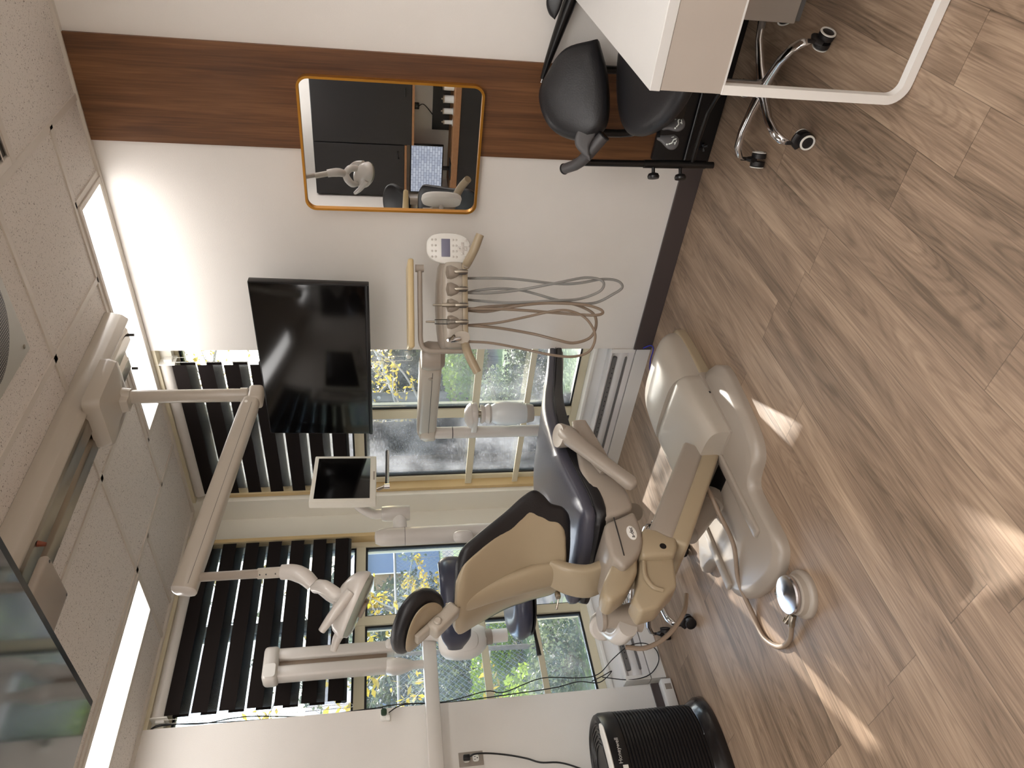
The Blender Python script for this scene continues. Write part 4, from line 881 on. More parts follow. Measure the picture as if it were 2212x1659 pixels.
# ================================================================== WALL MIRROR
mi = thing('wall_mirror', (2.278, 0, 1.02), 'rounded rectangular wall mirror in a thin gold frame on the walnut panel', 'mirror')
def frame_ring(bm, cx, cz, hx, hz, r, wdt, y0, y1):
    o_ = rrect(cx, cz, hx, hz, r, 10); i_ = rrect(cx, cz, hx - wdt, hz - wdt, r - wdt * .8, 10); n = len(o_)
    R_ = [[bm.verts.new((p[0], y, p[1])) for p in q] for q, y in ((o_, y1), (o_, y0), (i_, y0), (i_, y1))]
    for a, b in ((0, 1), (1, 2), (2, 3), (3, 0)):
        for k in range(n): bm.faces.new((R_[a][k], R_[a][(k + 1) % n], R_[b][(k + 1) % n], R_[b][k]))
bm = BM(); frame_ring(bm, 2.279, 1.390, .279, .366, .045, .0095, -.042, -.014); obj('gold_frame', bm, 'gold', mi, angle=40)
bm = BM(); q = rrect(2.279, 1.390, .271, .358, .038, 10); prism(bm, q, -.030, -.016, 'Y'); obj('mirror_glass', bm, 'mirror', mi, smooth=False)
bm = BM(); frame_ring(bm, 2.279, 1.390, .2715, .3585, .038, .002, -.0305, -.020); obj('inner_lip', bm, 'blackplastic', mi, angle=40)

# ================================================================== X-RAY ARM (left window)
xr = thing('xray_arm', (.1, -1.35, 1.22), 'folded white dental x-ray arm with rounded head before the left window', 'x-ray unit')
bm = BM(); box(bm, (.045, -2.30, 1.195), (.135, -1.0, 1.262), .006, 2); obj('wall_boom', bm, 'lightbeige', xr)
bm = BM(); box(bm, (.003, -2.45, 1.12), (.08, -2.25, 1.36), .012, 2); obj('wall_plate', bm, 'lightbeige', xr)
bm = BM(); cyl(bm, (.09, -.985, 1.19), (.09, -.985, 1.268), .035, 24); box(bm, (.06, -1.01, 1.196), (.12, -.94, 1.26), .008, 2); obj('boom_pivot', bm, 'plate', xr)
def xbar(y0, y1, z0, z1, x0=.055, x1=.13, bev=.012):
    bm = BM(); box(bm, (x0, y0, z0), (x1, y1, z1), bev, 3); return bm
obj('upper_scissor_bar', xbar(-1.055, -.995, 1.40, 1.985), 'lightbeige', xr)
obj('lower_scissor_bar', xbar(-1.145, -1.085, 1.40, 1.985), 'lightbeige', xr)
obj('cable_recess', xbar(-1.09, -1.05, 1.44, 1.96, .075, .105, .003), 'hose', xr)
bm = xbar(-1.16, -.985, 1.955, 2.03, .045, .142, .022); cp = obj('top_joint_cap', bm, 'lightbeige', xr)
bm = BM(); q = rrect(-1.115, 1.993, .034, .028, .014, 6); prism(bm, q, .142, .1445, 'X', .001, 1); obj('cap_inset', bm, 'white', cp)
bm = xbar(-1.05, -.985, 1.335, 1.45, .045, .142, .024); obj('elbow_joint', bm, 'lightbeige', xr)
bm = BM(); loft(bm, [superring((.093, -1.122, z), V((1, 0, 0)), V((0, 1, 0)), .045 * k, .036 * k, 24, 3) for z, k in ((1.45, .5), (1.44, .9), (1.41, 1), (1.37, .95), (1.33, .65), (1.31, .5), (1.262, .5))]); obj('elbow_joint', bm, 'lightbeige', xr, angle=60)
bm = BM(); tube(bm, [(.12, -1.0, 1.34), (.14, -.99, 1.28), (.16, -1.0, 1.20), (.16, -1.02, 1.15)], [.030, .030, .034, .036], 20, 6); obj('head_yoke', bm, 'lightbeige', xr)
bm = BM(); loft(bm, [superring((.165, -1.06 + dy, z), V((1, 0, 0)), V((0, 1, 0)), .06 * k, .085 * k, 36, 2.8) for z, k, dy in ((1.185, .25, 0), (1.175, .6, 0), (1.15, .88, 0), (1.10, 1, 0), (1.03, 1.0, .0), (.985, .88, .008), (.955, .66, .015), (.945, .56, .018))]); tb = obj('tube_head', bm, 'white', xr, angle=60)
vn = V((.93, -.36, 0)).normalized(); vt = V((.36, .93, 0)).normalized()
bm = BM(); cc = V((.165, -1.06, 1.065)) + vn * .052; loft(bm, [superring(cc + vn * d, vt, UZ, .055 * k, .075 * k, 32, 2.4) for d, k in ((0, 1), (.012, 1), (.018, .92))]); obj('side_cover', bm, 'white', tb, angle=60)
bm = BM(); cyl(bm, (.165, -1.042, .950), (.165, -1.040, .915), .040, 32); obj('cone_collar', bm, 'plate', xr)
bm = BM(); cyl(bm, (.165, -1.040, .917), (.165, -1.038, .835), .034, 32); obj('aiming_cone', bm, 'white', xr)

# ================================================================== ASSISTANT STOOL (navy, behind the chair)
st = thing('assistant_stool', (.47, -.98, 0), 'navy padded stool with curved backrest and polished five-star base', 'stool')
def five_star(par, c, R_, a0, hub_h, leg_m='chrome', castor_trim='whiteplastic'):
    cx, cy = c
    bm = BM(); lathe(bm, (cx, cy, .06), UZ, [(0, .030), (.01, .036), (.05, .034), (.07, .027), (hub_h - .06, .025), (hub_h - .06, 0)], 28); obj('column', bm, leg_m, par, angle=50)
    for k in range(5):
        a = a0 + 2 * PI * k / 5; d = V((math.cos(a), math.sin(a), 0)); c0 = V((cx, cy, 0)); s_ = V((-d.y, d.x, 0))
        bm = BM(); rs = []
        for f, z, hw, hh in ((.06, .098, .022, .020), (.3, .112, .017, .014), (.6, .122, .015, .012), (.85, .116, .016, .012), (.97, .098, .015, .013), (1.0, .082, .010, .012)):
            rs.append(superring(c0 + d * R_ * f + UZ * z, s_, UZ, hw, hh, 16, 2.6))
        loft(bm, rs); obj('leg', bm, leg_m, par, angle=60)
        p = c0 + d * R_; fw = V((math.cos(a + 1.9), math.sin(a + 1.9), 0)); sd_ = V((-fw.y, fw.x, 0)); w = p + fw * .014 + UZ * .026
        bm = BM(); cyl(bm, p + UZ * .088, p + UZ * .045, .007, 12)
        for s2 in (-1, 1): lathe(bm, w + sd_ * .006 * s2, sd_ * s2, [(0, .026), (.016, .026), (.020, .021), (.020, 0)], 24)
        tube(bm, [w - fw * .024 + UZ * .012, w - fw * .008 + UZ * .030, w + fw * .016 + UZ * .024], .010, 10, 4, 1.6)
        cs = obj('castor', bm, 'rubber', par, angle=40)
        for s2 in (-1, 1):
            bm = BM(); lathe(bm, w + sd_ * .0255 * s2, sd_ * s2, [(0, .0262), (.003, .0255), (.003, .020), (.0, .020)], 24)
            obj('castor_rim', bm, castor_trim, cs, angle=30)
five_star(st, (.47, -.98), .29, math.radians(210), .70, castor_trim='rubber')
bm = BM(); rs = []
for z, k in ((.765, .75), (.775, .93), (.80, 1), (.83, .98), (.850, .84), (.855, .5)): rs.append([V((.50 + .215 * k * math.cos(a), -1.03 + .20 * k * math.sin(a), z + .012 * math.cos(a) ** 2)) for a in (2 * PI * i / 44 for i in range(44))])
loft(bm, rs); obj('seat', bm, 'blue_leather', st, angle=60)
bm = BM(); lathe(bm, (.50, -1.03, .755), UZ, [(0, .14), (.005, .185), (.013, .185), (.013, 0)], 36); obj('seat_pan', bm, 'blackplastic', st)
bm = BM(); ring_ = [V((.47 + .16 * math.cos(a), -.98 + .16 * math.sin(a), .28)) for a in (2 * PI * i / 36 for i in range(37))]; tube(bm, ring_, .010, 12)
for k in range(3):
    a = 2 * PI * k / 3 + .4; tube(bm, [(.47, -.98, .28), (.47 + .16 * math.cos(a), -.98 + .16 * math.sin(a), .28)], .007, 10)
obj('foot_ring', bm, 'chrome', st)
bm = BM(); arc = [V((.60 + .20 * math.cos(a), -1.12 + .20 * math.sin(a), 1.145)) for a in [math.radians(d) for d in range(-95, 60, 6)]]
n_ = len(arc); rs = []
for i, p in enumerate(arc):
    f = i / (n_ - 1); k = min(1, math.sin(PI * min(max(f, .02), .98)) * 2.2) ; t_ = (arc[min(i + 1, n_ - 1)] - arc[max(i - 1, 0)]).normalized(); rs.append(superring(p, t_.cross(UZ), UZ, .030 * (.35 + .65 * k), .065 * (.45 + .55 * k), 24, 2.5))
loft(bm, rs); obj('backrest', bm, 'blue_leather', st, angle=60)
bm = BM(); tube(bm, [(.55, -1.06, .765), (.68, -1.07, .765), (.78, -1.09, .83), (.80, -1.11, 1.08)], .012, 12, 6); obj('back_bar', bm, 'blackmetal', st)
bm = BM(); tube(bm, [(.45, -1.10, .755), (.44, -1.22, .75), (.42, -1.30, .745)], [.008, .007, .012], 12, 4); obj('lever', bm, 'blackplastic', st)

# assistant's instrument holder with touch keys behind the backrest
ah = thing('assistant_keypad', (.80, -.90, 1.0), 'pale keypad bracket peeking out beside the chair backrest', 'keypad')
bm = BM(); loft(bm, [superring(V((.845, -.925, 1.09)) + V((.65, -.75, .1)).normalized() * d, V((.75, .65, 0)), UZ, .028 * k, .045 * k, 28, 3) for d, k in ((-.012, .85), (-.008, 1), (.006, 1), (.010, .9))]); obj('keypad_body', bm, 'lightbeige', ah, angle=60)
bm = BM(); tube(bm, [(.84, -.93, 1.07), (.80, -.90, 1.05), (.79, -.87, 1.03)], .012, 12, 4); obj('keypad_bracket', bm, 'lightbeige', ah)

# ================================================================== LIFT-LEVER TASK CHAIR (black, under the desk)
tk = thing('task_chair', (2.75, -.49, 0), 'black padded task chair with armrests and polished base beside the white desk', 'chair')
five_star(tk, (2.755, -.49), .265, math.radians(249), .44)
def outline_pad(name, c, ex, ey, pts, th, m, par, dome=.03, crown=0):
    """rounded pad from an outline (u,v) in the plane c+u*ex+v*ey"""
    ex, ey = V(ex).normalized(), V(ey).normalized(); nz_ = ex.cross(ey).normalized()
    sm = spline([V((p[0], p[1], 0)) for p in pts] + [V((pts[0][0], pts[0][1], 0))], 5)[:-1]
    bm = BM(); rs = []
    for f, k in ((-1, .80), (-.85, .93), (-.4, 1), (.2, 1), (.6, .96), (.85, .86), (1, .66), (1.08, .3)):
        rs.append([V(c) + ex * p.x * k + ey * p.y * k + nz_ * th * f for p in sm])
    loft(bm, rs); return obj(name, bm, m, par, angle=70)
sx_ = V((.80, .58, .0)).normalized(); sy_ = V((-.40, .55, .16)).normalized(); sy_ = (sy_ - sx_ * sx_.dot(sy_)).normalized()
outline_pad('seat', (2.79, -.40, .485), sx_, sy_, [(.22, -.10), (.14, -.21), (0, -.24), (-.13, -.215), (-.215, -.11), (-.235, .04), (-.20, .16), (-.08, .22), (.1, .22), (.21, .15), (.24, .03)], .036, 'black_leather', tk)
bx2 = V((.80, .60, 0)).normalized(); by2 = V((-.34, .42, .84)).normalized(); by2 = (by2 - bx2 * bx2.dot(by2)).normalized()
outline_pad('backrest', (2.605, -.20, .70), bx2, by2, [(.185, -.09), (.05, -.125), (-.10, -.13), (-.165, -.09), (-.175, .0), (-.12, .10), (0, .145), (.10, .10), (.17, .03)], .045, 'black_leather', tk)
for x, y in ((2.455, -.20), (2.66, -.07)):
    bm = BM(); tube(bm, [(x, y, .60), (x + .005, y + .01, .44), (x + .10, y - .12, .40)], .016, 14, 3); obj('back_upright', bm, 'blackmetal', tk)
bm = BM(); tube(bm, [(2.64, -.38, .40), (2.86, -.55, .40)], .03, 14); box(bm, (2.66, -.58, .40), (2.86, -.38, .455), .01); obj('seat_mechanism', bm, 'blackmetal', tk)
# near armrest: upright with two clamp knobs, slanted grip tube and paddle
bm = BM(); cyl(bm, (2.372, -.30, .69), (2.385, -.30, .105), .0135, 20); cyl(bm, (2.378, -.30, .40), (2.385, -.30, .14), .0165, 20); obj('armrest_post', bm, 'blackmetal', tk)
for z in (.36, .245):
    bm = BM(); cyl(bm, (2.38, -.30, z), (2.337, -.335, z), .007, 12); lathe(bm, (2.352, -.323, z), (-.79, -.61, 0), [(0, .010), (.004, .020), (.014, .024), (.022, .022), (.024, 0)], 24); obj('clamp_knob', bm, 'blackplastic', tk)
bm = BM(); tube(bm, [(2.33, -.27, .715), (2.395, -.34, .67), (2.50, -.34, .60)], [.020, .0215, .024], 24, 3); gt = obj('grip_tube', bm, 'greyplastic', tk)
bm = BM(); lathe(bm, (2.50, -.34, .60), (.83, 0, -.55), [(-.004, .0245), (.0, .0265), (.004, .024), (.004, 0)], 28); obj('grip_end', bm, 'blackplastic', gt)
bm = BM(); lathe(bm, (2.33, -.27, .715), (-.55, .7, .4), [(-.006, .021), (.0, .0225), (.004, .020), (.004, 0)], 28); obj('grip_cap', bm, 'blackplastic', gt)
outline_pad('paddle', (2.485, -.345, .665), (.90, .40, -.35), (-.1, .2, .9), [(-.085, -.045), (-.03, -.02), (.04, -.025), (.075, .0), (.065, .038), (.02, .048), (-.03, .03)], .007, 'greyplastic', tk)
# far armrest
bm = BM(); tube(bm, [(2.605, -.05, .802), (2.70, -.05, .782), (2.86, -.05, .742), (3.06, -.055, .69)], [.009, .016, .024, .027], 20, 5); obj('grip_tube', bm, 'blackmetal', tk)
outline_pad('paddle', (2.90, -.075, .800), (1, .1, -.16), (0, .35, .9), [(-.07, -.02), (-.02, -.03), (.10, -.03), (.16, -.0), (.12, .025), (0, .030), (-.05, .01)], .007, 'blackplastic', tk)
bm = BM(); cyl(bm, (2.59, -.05, .805), (2.61, -.05, .801), .006, 12); obj('grip_end', bm, 'chrome', tk)
bm = BM(); tube(bm, [(2.385, -.30, .20), (2.60, -.32, .20), (2.72, -.40, .205), (2.755, -.46, .24)], .009, 12, 2); obj('armrest_bracket', bm, 'blackmetal', tk)
# two adjustment levers marked with little seat symbols
def lever(c, base, rot):
    ln = V((.60, -.72, .35)).normalized(); ea = V((.76, .65, 0)).normalized(); eb = ln.cross(ea).normalized()
    if eb.z < 0: eb = -eb
    e1 = ea * math.cos(rot) + eb * math.sin(rot); e2 = -ea * math.sin(rot) + eb * math.cos(rot); c = V(c)
    o = outline_pad('lever', c, e1, e2, [(.026, -.018), (.018, -.036), (-.004, -.044), (-.024, -.034), (-.028, -.012), (-.012, .018), (-.006, .036), (.008, .036), (.014, .014)], .006, 'greyplastic', tk)
    nz_ = e1.cross(e2).normalized(); nz_ = nz_ if nz_.dot(ln) > 0 else -nz_
    bm = BM()
    def stroke(pts, r_): tube(bm, [c + e1 * p[0] + e2 * p[1] + nz_ * .0068 for p in pts], r_, 6)
    stroke([(-.014, -.010), (-.007, -.020), (.006, -.022), (.012, -.030)], .0022)
    lathe(bm, c + e1 * -.0165 + e2 * -.005 + nz_ * .0066, nz_, [(0, .003), (.001, .003), (.001, 0)], 12)
    stroke([(-.004, -.026), (-.004, -.032)], .0015); stroke([(.012, -.012), (.016, -.020)], .0012); stroke([(-.010, -.031), (.006, -.033)], .0012)
    obj('seat_symbol', bm, 'whiteicon', o)
    bm = BM(); tube(bm, [c + e2 * .03, V(base)], .007, 12); obj('lever_stem', bm, 'blackplastic', tk)
lever((2.635, -.56, .43), (2.70, -.52, .45), .25)
lever((2.57, -.535, .425), (2.64, -.46, .45), -.35)

# low black box standing against the wall behind the task chair
bb = thing('low_black_box', (2.60, -.02, 0), 'low black panel box standing against the wall behind the task chair', 'box')
bm = BM(); box(bm, (2.285, -.035, 0), (3.02, -.014, .265), .003, 2); obj('panel', bm, 'blackplastic', bb)
bm = BM(); tube(bm, [(2.29, -.045, .115), (2.60, -.045, .115)], .007, 10); obj('rail', bm, 'blackmetal', bb)
bm = BM(); cyl(bm, (2.36, -.035, .05), (2.36, -.05, .05), .005, 10)
for k in range(4):
    a = k * PI / 2 + .4; tube(bm, [(2.36, -.05, .05), (2.36 + .018 * math.cos(a), -.055, .05 + .018 * math.sin(a))], [.005, .007], 8)
obj('star_knob', bm, 'blackplastic', bb)

# ================================================================== WHITE DESK
dk = thing('desk', (3.5, -.56, 0), 'white laminate desk on a white looped steel leg, filling the upper right', 'desk')
bm = BM(); box(bm, (2.92, -1.105, .716), (4.25, -.02, .745), .0015, 1); obj('desktop', bm, 'desk', dk)
bm = BM(); box(bm, (2.922, -1.103, .545), (4.25, -.45, .715), .001, 1); obj('drawer_case', bm, 'deskedge', dk)
bm = BM(); box(bm, (2.921, -1.104, .541), (4.25, -1.088, .546), 0); obj('lower_edge', bm, 'desk', dk, smooth=False)
bm = BM(); rs = []
def sq(p, n1, n2, h): return [p + n1 * h * a + n2 * h * b for a, b in ((1, 1), (-1, 1), (-1, -1), (1, -1))]
pth = [V((2.934, -1.095, .545)), V((2.934, -1.095, .06))] + [V((2.934 + .045 - .045 * math.cos(a), -1.095, .06 - .045 * math.sin(a))) for a in (PI / 2 * k / 8 for k in range(1, 9))] + [V((4.2, -1.095, .015))]
for i, p in enumerate(pth):
    t_ = (pth[min(i + 1, len(pth) - 1)] - pth[max(i - 1, 0)]).normalized(); n1 = V((0, 1, 0)); n2 = t_.cross(n1).normalized(); rs.append(sq(p, n1, n2, .0125))
loft(bm, rs); obj('loop_leg', bm, 'white', dk, angle=30)
bm = BM(); cyl(bm, (2.99, -1.095, 0), (2.99, -1.095, .004), .010, 16); obj('glide', bm, 'white', dk)
pd = thing('pedestal', (3.2, -.24, 0), 'white drawer pedestal on the floor under the desk', 'pedestal')
bm = BM(); box(bm, (2.955, -.42, .02), (3.42, -.03, .54), .003, 1); obj('body', bm, 'deskedge', pd)
bm = BM(); box(bm, (2.962, -.41, 0), (3.40, -.05, .02)); obj('plinth', bm, 'heaterdark', pd, smooth=False)
bm = BM(); box(bm, (3.42, -.42, .03), (3.432, -.03, .53), .002, 1); obj('drawer', bm, 'desk', pd)
dn = thing('black_desk_stand', (3.045, -.535, .745), 'small black round foot standing on the white desktop', 'stand')
bm = BM(); lathe(bm, (3.045, -.535, .745), UZ, [(0, .030), (.006, .031), (.012, .026), (.014, .012), (.10, .010), (.10, 0)], 28); obj('stand_foot', bm, 'blackplastic', dn)

# ================================================================== AIR PURIFIER
ap = thing('air_purifier', (.25, -1.79, 0), 'black ribbed air purifier on the floor against the left wall', 'air purifier')
def ell(z, k, dx=0, n=64):
    out = []
    for i in range(n):
        a = 2 * PI * i / n; ca, sa = math.cos(a), math.sin(a)
        out.append(V((.24 + dx + .185 * k * math.copysign(abs(ca) ** (2 / 2.4), ca), -1.80 + .285 * k * math.copysign(abs(sa) ** (2 / 2.4), sa), z)))
    return out
bm = BM(); loft(bm, [ell(0, 1.03), ell(.01, 1.06), ell(.03, 1.055), ell(.055, 1.0), ell(.075, .955), ell(.08, .94)]); obj('base', bm, mat('black_gloss', '141214', .22, coat=.3), ap, angle=60)
bm = BM(); rs = []; nr = 24
for i in range(nr):
    z0 = .08 + i * (.36 / nr); h = .36 / nr
    rs += [ell(z0, .925), ell(z0 + h * .25, .925), ell(z0 + h * .42, .955), ell(z0 + h * .8, .955), ell(z0 + h * .98, .925)]
loft(bm, rs); obj('ribbed_grille', bm, 'blackplastic', ap, angle=20)
bm = BM(); loft(bm, [ell(.44, .95), ell(.445, .96), ell(.50, .955), ell(.515, .93), ell(.522, .86), ell(.518, .82), ell(.512, .80), ell(.512, .3)]); obj('top_band', bm, 'blackplastic', ap, angle=40)
bm = BM()
for i in range(5): rs = ell(.514, .78 - i * .07); tube(bm, rs + [rs[0]], .004, 6, cap=False)
obj('top_grille_rings', bm, 'blackplastic', ap)
bm = BM(); P_ = [V((.375, -1.62, .520)), V((.395, -1.74, .520)), V((.395, -1.86, .520)), V((.365, -1.98, .520))]; P_ = spline(P_, 8)
loft(bm, [superring(p, (P_[min(i + 1, len(P_) - 1)] - P_[max(i - 1, 0)]).normalized().cross(UZ), UZ, .030 * min(1, .3 + 3 * math.sin(PI * i / (len(P_) - 1))), .006, 20, 3) for i, p in enumerate(P_)]); obj('control_panel', bm, 'whiteplastic', ap, angle=60)
tx = V((.09, 1, 0)).normalized()
text_obj('maker_name', 'Honeywell', .024, 'letter', ap, (.4215, -1.755, .480), tx, UZ, .0006)
bm = BM(); box(bm, (.4215, -1.855, .455), (.4225, -1.815, .478), .0004, 1, rot=Matrix.Rotation(-.12, 4, 'Z')); obj('rating_label', bm, 'whiteplastic', ap)

# ================================================================== OUTLET, PLUGS, CORDS, SENSOR
ot = thing('wall_outlet', (0, -1.545, 1.06), 'double power outlet with grey cover plate and one black plug', 'outlet')
bm = BM(); box(bm, (0, -1.592, 1.003), (.006, -1.528, 1.117), .002, 2); obj('cover_plate', bm, 'plate', ot)
for z in (1.082, 1.038):
    bm = BM(); prism(bm, rrect(-1.560, z, .016, .0145, .010, 5), .005, .009, 'X', .0008, 1); rc = obj('receptacle', bm, 'whiteplastic', ot)
    for dy in (-.006, .006):
        bm = BM(); box(bm, (.0088, -1.560 + dy - .0012, z + .000), (.0094, -1.560 + dy + .0012, z + .009)); obj('slot', bm, 'blackplastic', rc, smooth=False)
    bm = BM(); lathe(bm, (.0088, -1.560, z - .007), (1, 0, 0), [(0, .0028), (.0006, .0028), (.0006, 0)], 10); obj('earth_hole', bm, 'blackplastic', rc)
pc = thing('hanging_cable', (.03, -1.56, 1.0), 'black power cord plugged into the outlet and hanging down the wall', 'cable')
bm = BM(); box(bm, (.0095, -1.572, 1.066), (.034, -1.548, 1.098), .005, 2); obj('plug', bm, 'blackplastic', pc)
bm = BM(); tube(bm, [(.028, -1.560, 1.072), (.034, -1.552, 1.04), (.022, -1.552, .97), (.014, -1.566, .88), (.016, -1.59, .80), (.02, -1.615, .74), (.02, -1.625, .65), (.02, -1.66, .56), (.018, -1.72, .45), (.018, -1.80, .30)], .004, 10, 6); obj('cord', bm, 'cable', pc)
sn = thing('wall_sensor', (0, -1.335, 1.45), 'small white and green gadget on the left wall edge with black cords', 'sensor')
bm = BM(); prism(bm, rrect(-1.322, 1.455, .026, .020, .012, 5), 0, .018, 'X', .003, 2); obj('sensor_body', bm, 'whiteplastic', sn)
bm = BM(); prism(bm, rrect(-1.312, 1.458, .016, .014, .010, 5), .016, .030, 'X', .002, 2); obj('green_cover', bm, mat('dark_green_plastic', '1f3a26', .35), sn)
bm = BM(); box(bm, (.004, -1.350, 1.43), (.022, -1.325, 1.447), .002); obj('clip', bm, 'whiteplastic', sn)
C1 = [(-.02, -1.30, 2.545), (.0, -1.277, 2.50), (-.015, -1.262, 2.42), (-.02, -1.27, 2.20), (-.02, -1.275, 2.0), (-.02, -1.285, 1.66), (-.015, -1.262, 1.40), (-.015, -1.27, 1.16), (-.015, -1.235, .95), (-.012, -1.25, .86), (-.01, -1.195, .66), (-.01, -1.21, .47), (.0, -1.205, .36), (.006, -1.13, .26), (.012, -1.07, .16), (.012, -1.06, .07), (.012, -1.10, .015), (.012, -1.17, .02), (.008, -1.235, .09), (.002, -1.25, .20), (-.005, -1.22, .34)]
C2 = [(-.02, -1.30, 2.54), (.0, -1.265, 2.48), (-.012, -1.272, 2.30), (-.016, -1.255, 2.1), (-.018, -1.28, 1.8), (-.016, -1.27, 1.5), (.002, -1.29, 1.455)]
C3 = [(.012, -1.32, 1.45), (.004, -1.275, 1.36), (-.01, -1.278, 1.16), (-.012, -1.265, .86), (-.012, -1.25, .60), (-.01, -1.23, .47), (-.008, -1.245, .36), (-.008, -1.19, .28), (-.005, -1.215, .34), (-.010, -1.235, .40)]
for i, (c_, lb) in enumerate(((C1, 'long black cord dropping from the ceiling past the left window to the floor loop'), (C2, 'black cord from the ceiling corner to the green wall sensor'), (C3, 'black cord falling from the green wall sensor beside the glass'))):
    bm = BM(); tube(bm, c_, .0026, 8, 6); tag(obj('cord', bm, 'cable', None), lb, 'cord', 'cords beside the left window')
jb = thing('junction_box', (.02, -1.33, 0), 'small white junction box with a printed label on the floor by the purifier', 'junction box')
bm = BM(); box(bm, (.012, -1.46, .005), (.062, -1.288, .058), .003, 2); obj('box_body', bm, 'white', jb)
bm = BM(); box(bm, (.0615, -1.345, .012), (.0625, -1.315, .046)); obj('printed_label', bm, 'plate', jb, smooth=False)
bc = thing('blue_cable', (1.2, -.02, 0), 'thin blue cable lying on the floor at the heater corner', 'cable')
bm = BM(); tube(bm, [(1.22, -.015, .05), (1.25, -.03, .02), (1.235, -.045, .006), (1.16, -.05, .006), (1.11, -.09, .006), (1.13, -.18, .006), (1.19, -.26, .006)], .003, 8, 6); obj('cable_run', bm, 'bluecable', bc)
# ================================================================== CABINETS OPPOSITE (seen in the mirror)
def wall_cab(x0, x1, z0, z1, label):
    t = thing('wall_cabinet', ((x0 + x1) / 2, -4.38, z0), label, 'cabinet', None)
    bm = BM(); box(bm, (x0, -4.69, z0), (x1, -4.22, z1), .001, 1); obj('carcass', bm, 'cabinet', t)
    bm = BM(); box(bm, (x0 + .004, -4.22, z0 + .004), (x1 - .004, -4.20, z1 - .004), .002, 1); d = obj('door', bm, 'cabinet', t)
    bm = BM(); box(bm, (x1 - .14, -4.20, z0 + .06), (x1 - .06, -4.19, z0 + .075), .002); obj('handle', bm, 'blackmetal', d)
    bm = BM(); box(bm, (x0, -4.225, z0 - .022), (x1, -4.20, z0), .001, 1); obj('edge_strip', bm, 'cabwood', t)
wall_cab(.572, 1.19, 1.13, 2.09, 'charcoal wall cabinet over the jars, seen in the mirror')
wall_cab(.02, .568, 1.20, 2.09, 'charcoal wall cabinet over the lit monitor, seen in the mirror')
wall_cab(1.194, 1.80, 1.13, 2.09, 'charcoal wall cabinet at the mirror edge beside the jars cabinet')
cu = thing('counter', (1.4, -4.4, 0), 'oak worktop on charcoal base cabinets, seen in the mirror', 'counter')
bm = BM(); box(bm, (.02, -4.69, .66), (2.8, -4.18, .72), .003, 1); obj('worktop', bm, 'cabwood', cu)
bm = BM(); box(bm, (.02, -4.69, .05), (2.8, -4.22, .66)); obj('base_cabinet', bm, 'cabinet', cu, smooth=False)
bm = BM(); box(bm, (.56, -4.695, .72), (2.8, -4.68, .90)); obj('dark_splashback', bm, 'blackplastic', cu, smooth=False)
for i, (x, h, lb) in enumerate(((1.13, .10, 'white lidded jar at the mirror edge of the oak worktop'), (1.0, .09, 'glass cotton jar second from the mirror edge'), (.88, .09, 'glass jar with tissue third from the mirror edge'), (.77, .08, 'slim dark-topped bottle nearest the monitor'))):
    t = thing('jar', (x, -4.35, .72), lb, 'jar', 'jars on the oak worktop')
    bm = BM(); lathe(bm, (x, -4.35, .72), UZ, [(0, .04), (.005, .045 - .008 * i), (h, .045 - .008 * i), (h, 0)], 24); obj('jar_body', bm, 'whiteplastic' if i == 0 else 'bottle', t)
    bm = BM(); lathe(bm, (x, -4.35, .72 + h), UZ, [(0, .046 - .008 * i), (.012, .046 - .008 * i), (.016, .008), (.03, .008), (.03, 0)], 24); obj('lid', bm, 'steel', t)
pcm = thing('computer_monitor', (.28, -4.28, .72), 'computer monitor with a lit schedule screen, seen in the mirror', 'monitor')
bm = BM(); box(bm, (.03, -4.32, .80), (.55, -4.285, 1.14), .006); obj('bezel', bm, 'blackplastic', pcm)
def sched():
    m = bpy.data.materials.new('lit_schedule_screen'); m.use_nodes = True; n, l, b = nodes_of(m)
    tc = n.new('ShaderNodeTexCoord'); br = n.new('ShaderNodeTexBrick'); br.inputs['Scale'].default_value = 9; br.inputs['Color1'].default_value = (.45, .5, .62, 1); br.inputs['Color2'].default_value = (.65, .7, .8, 1); br.inputs['Mortar'].default_value = (.2, .22, .3, 1)
    mp = n.new('ShaderNodeMapping'); mp.inputs['Rotation'].default_value = (PI / 2, 0, 0); l.new(tc.outputs['Object'], mp.inputs[0]); l.new(mp.outputs[0], br.inputs['Vector']); l.new(br.outputs['Color'], b.inputs['Emission Color']); b.inputs['Emission Strength'].default_value = .8; b.inputs['Base Color'].default_value = (.02, .02, .02, 1); return m
bm = BM(); box(bm, (.042, -4.2855, .812), (.538, -4.283, 1.128)); obj('screen', bm, sched(), pcm, smooth=False)
bm = BM(); box(bm, (.20, -4.40, .72), (.38, -4.24, .73), .003); box(bm, (.27, -4.34, .73), (.31, -4.32, .86), .003); obj('stand', bm, 'blackplastic', pcm)
ad = thing('power_adapter', (.80, -4.675, 1.0), 'black power adapter hanging on the white wall, seen in the mirror', 'adapter')
bm = BM(); box(bm, (.77, -4.70, 1.04), (.83, -4.66, 1.125), .004); obj('adapter_body', bm, 'blackplastic', ad)
bm = BM(); tube(bm, [(.80, -4.68, 1.04), (.82, -4.68, 1.0), (.78, -4.68, .95), (.72, -4.68, .90)], .004, 8, 5); obj('adapter_lead', bm, 'cable', ad)
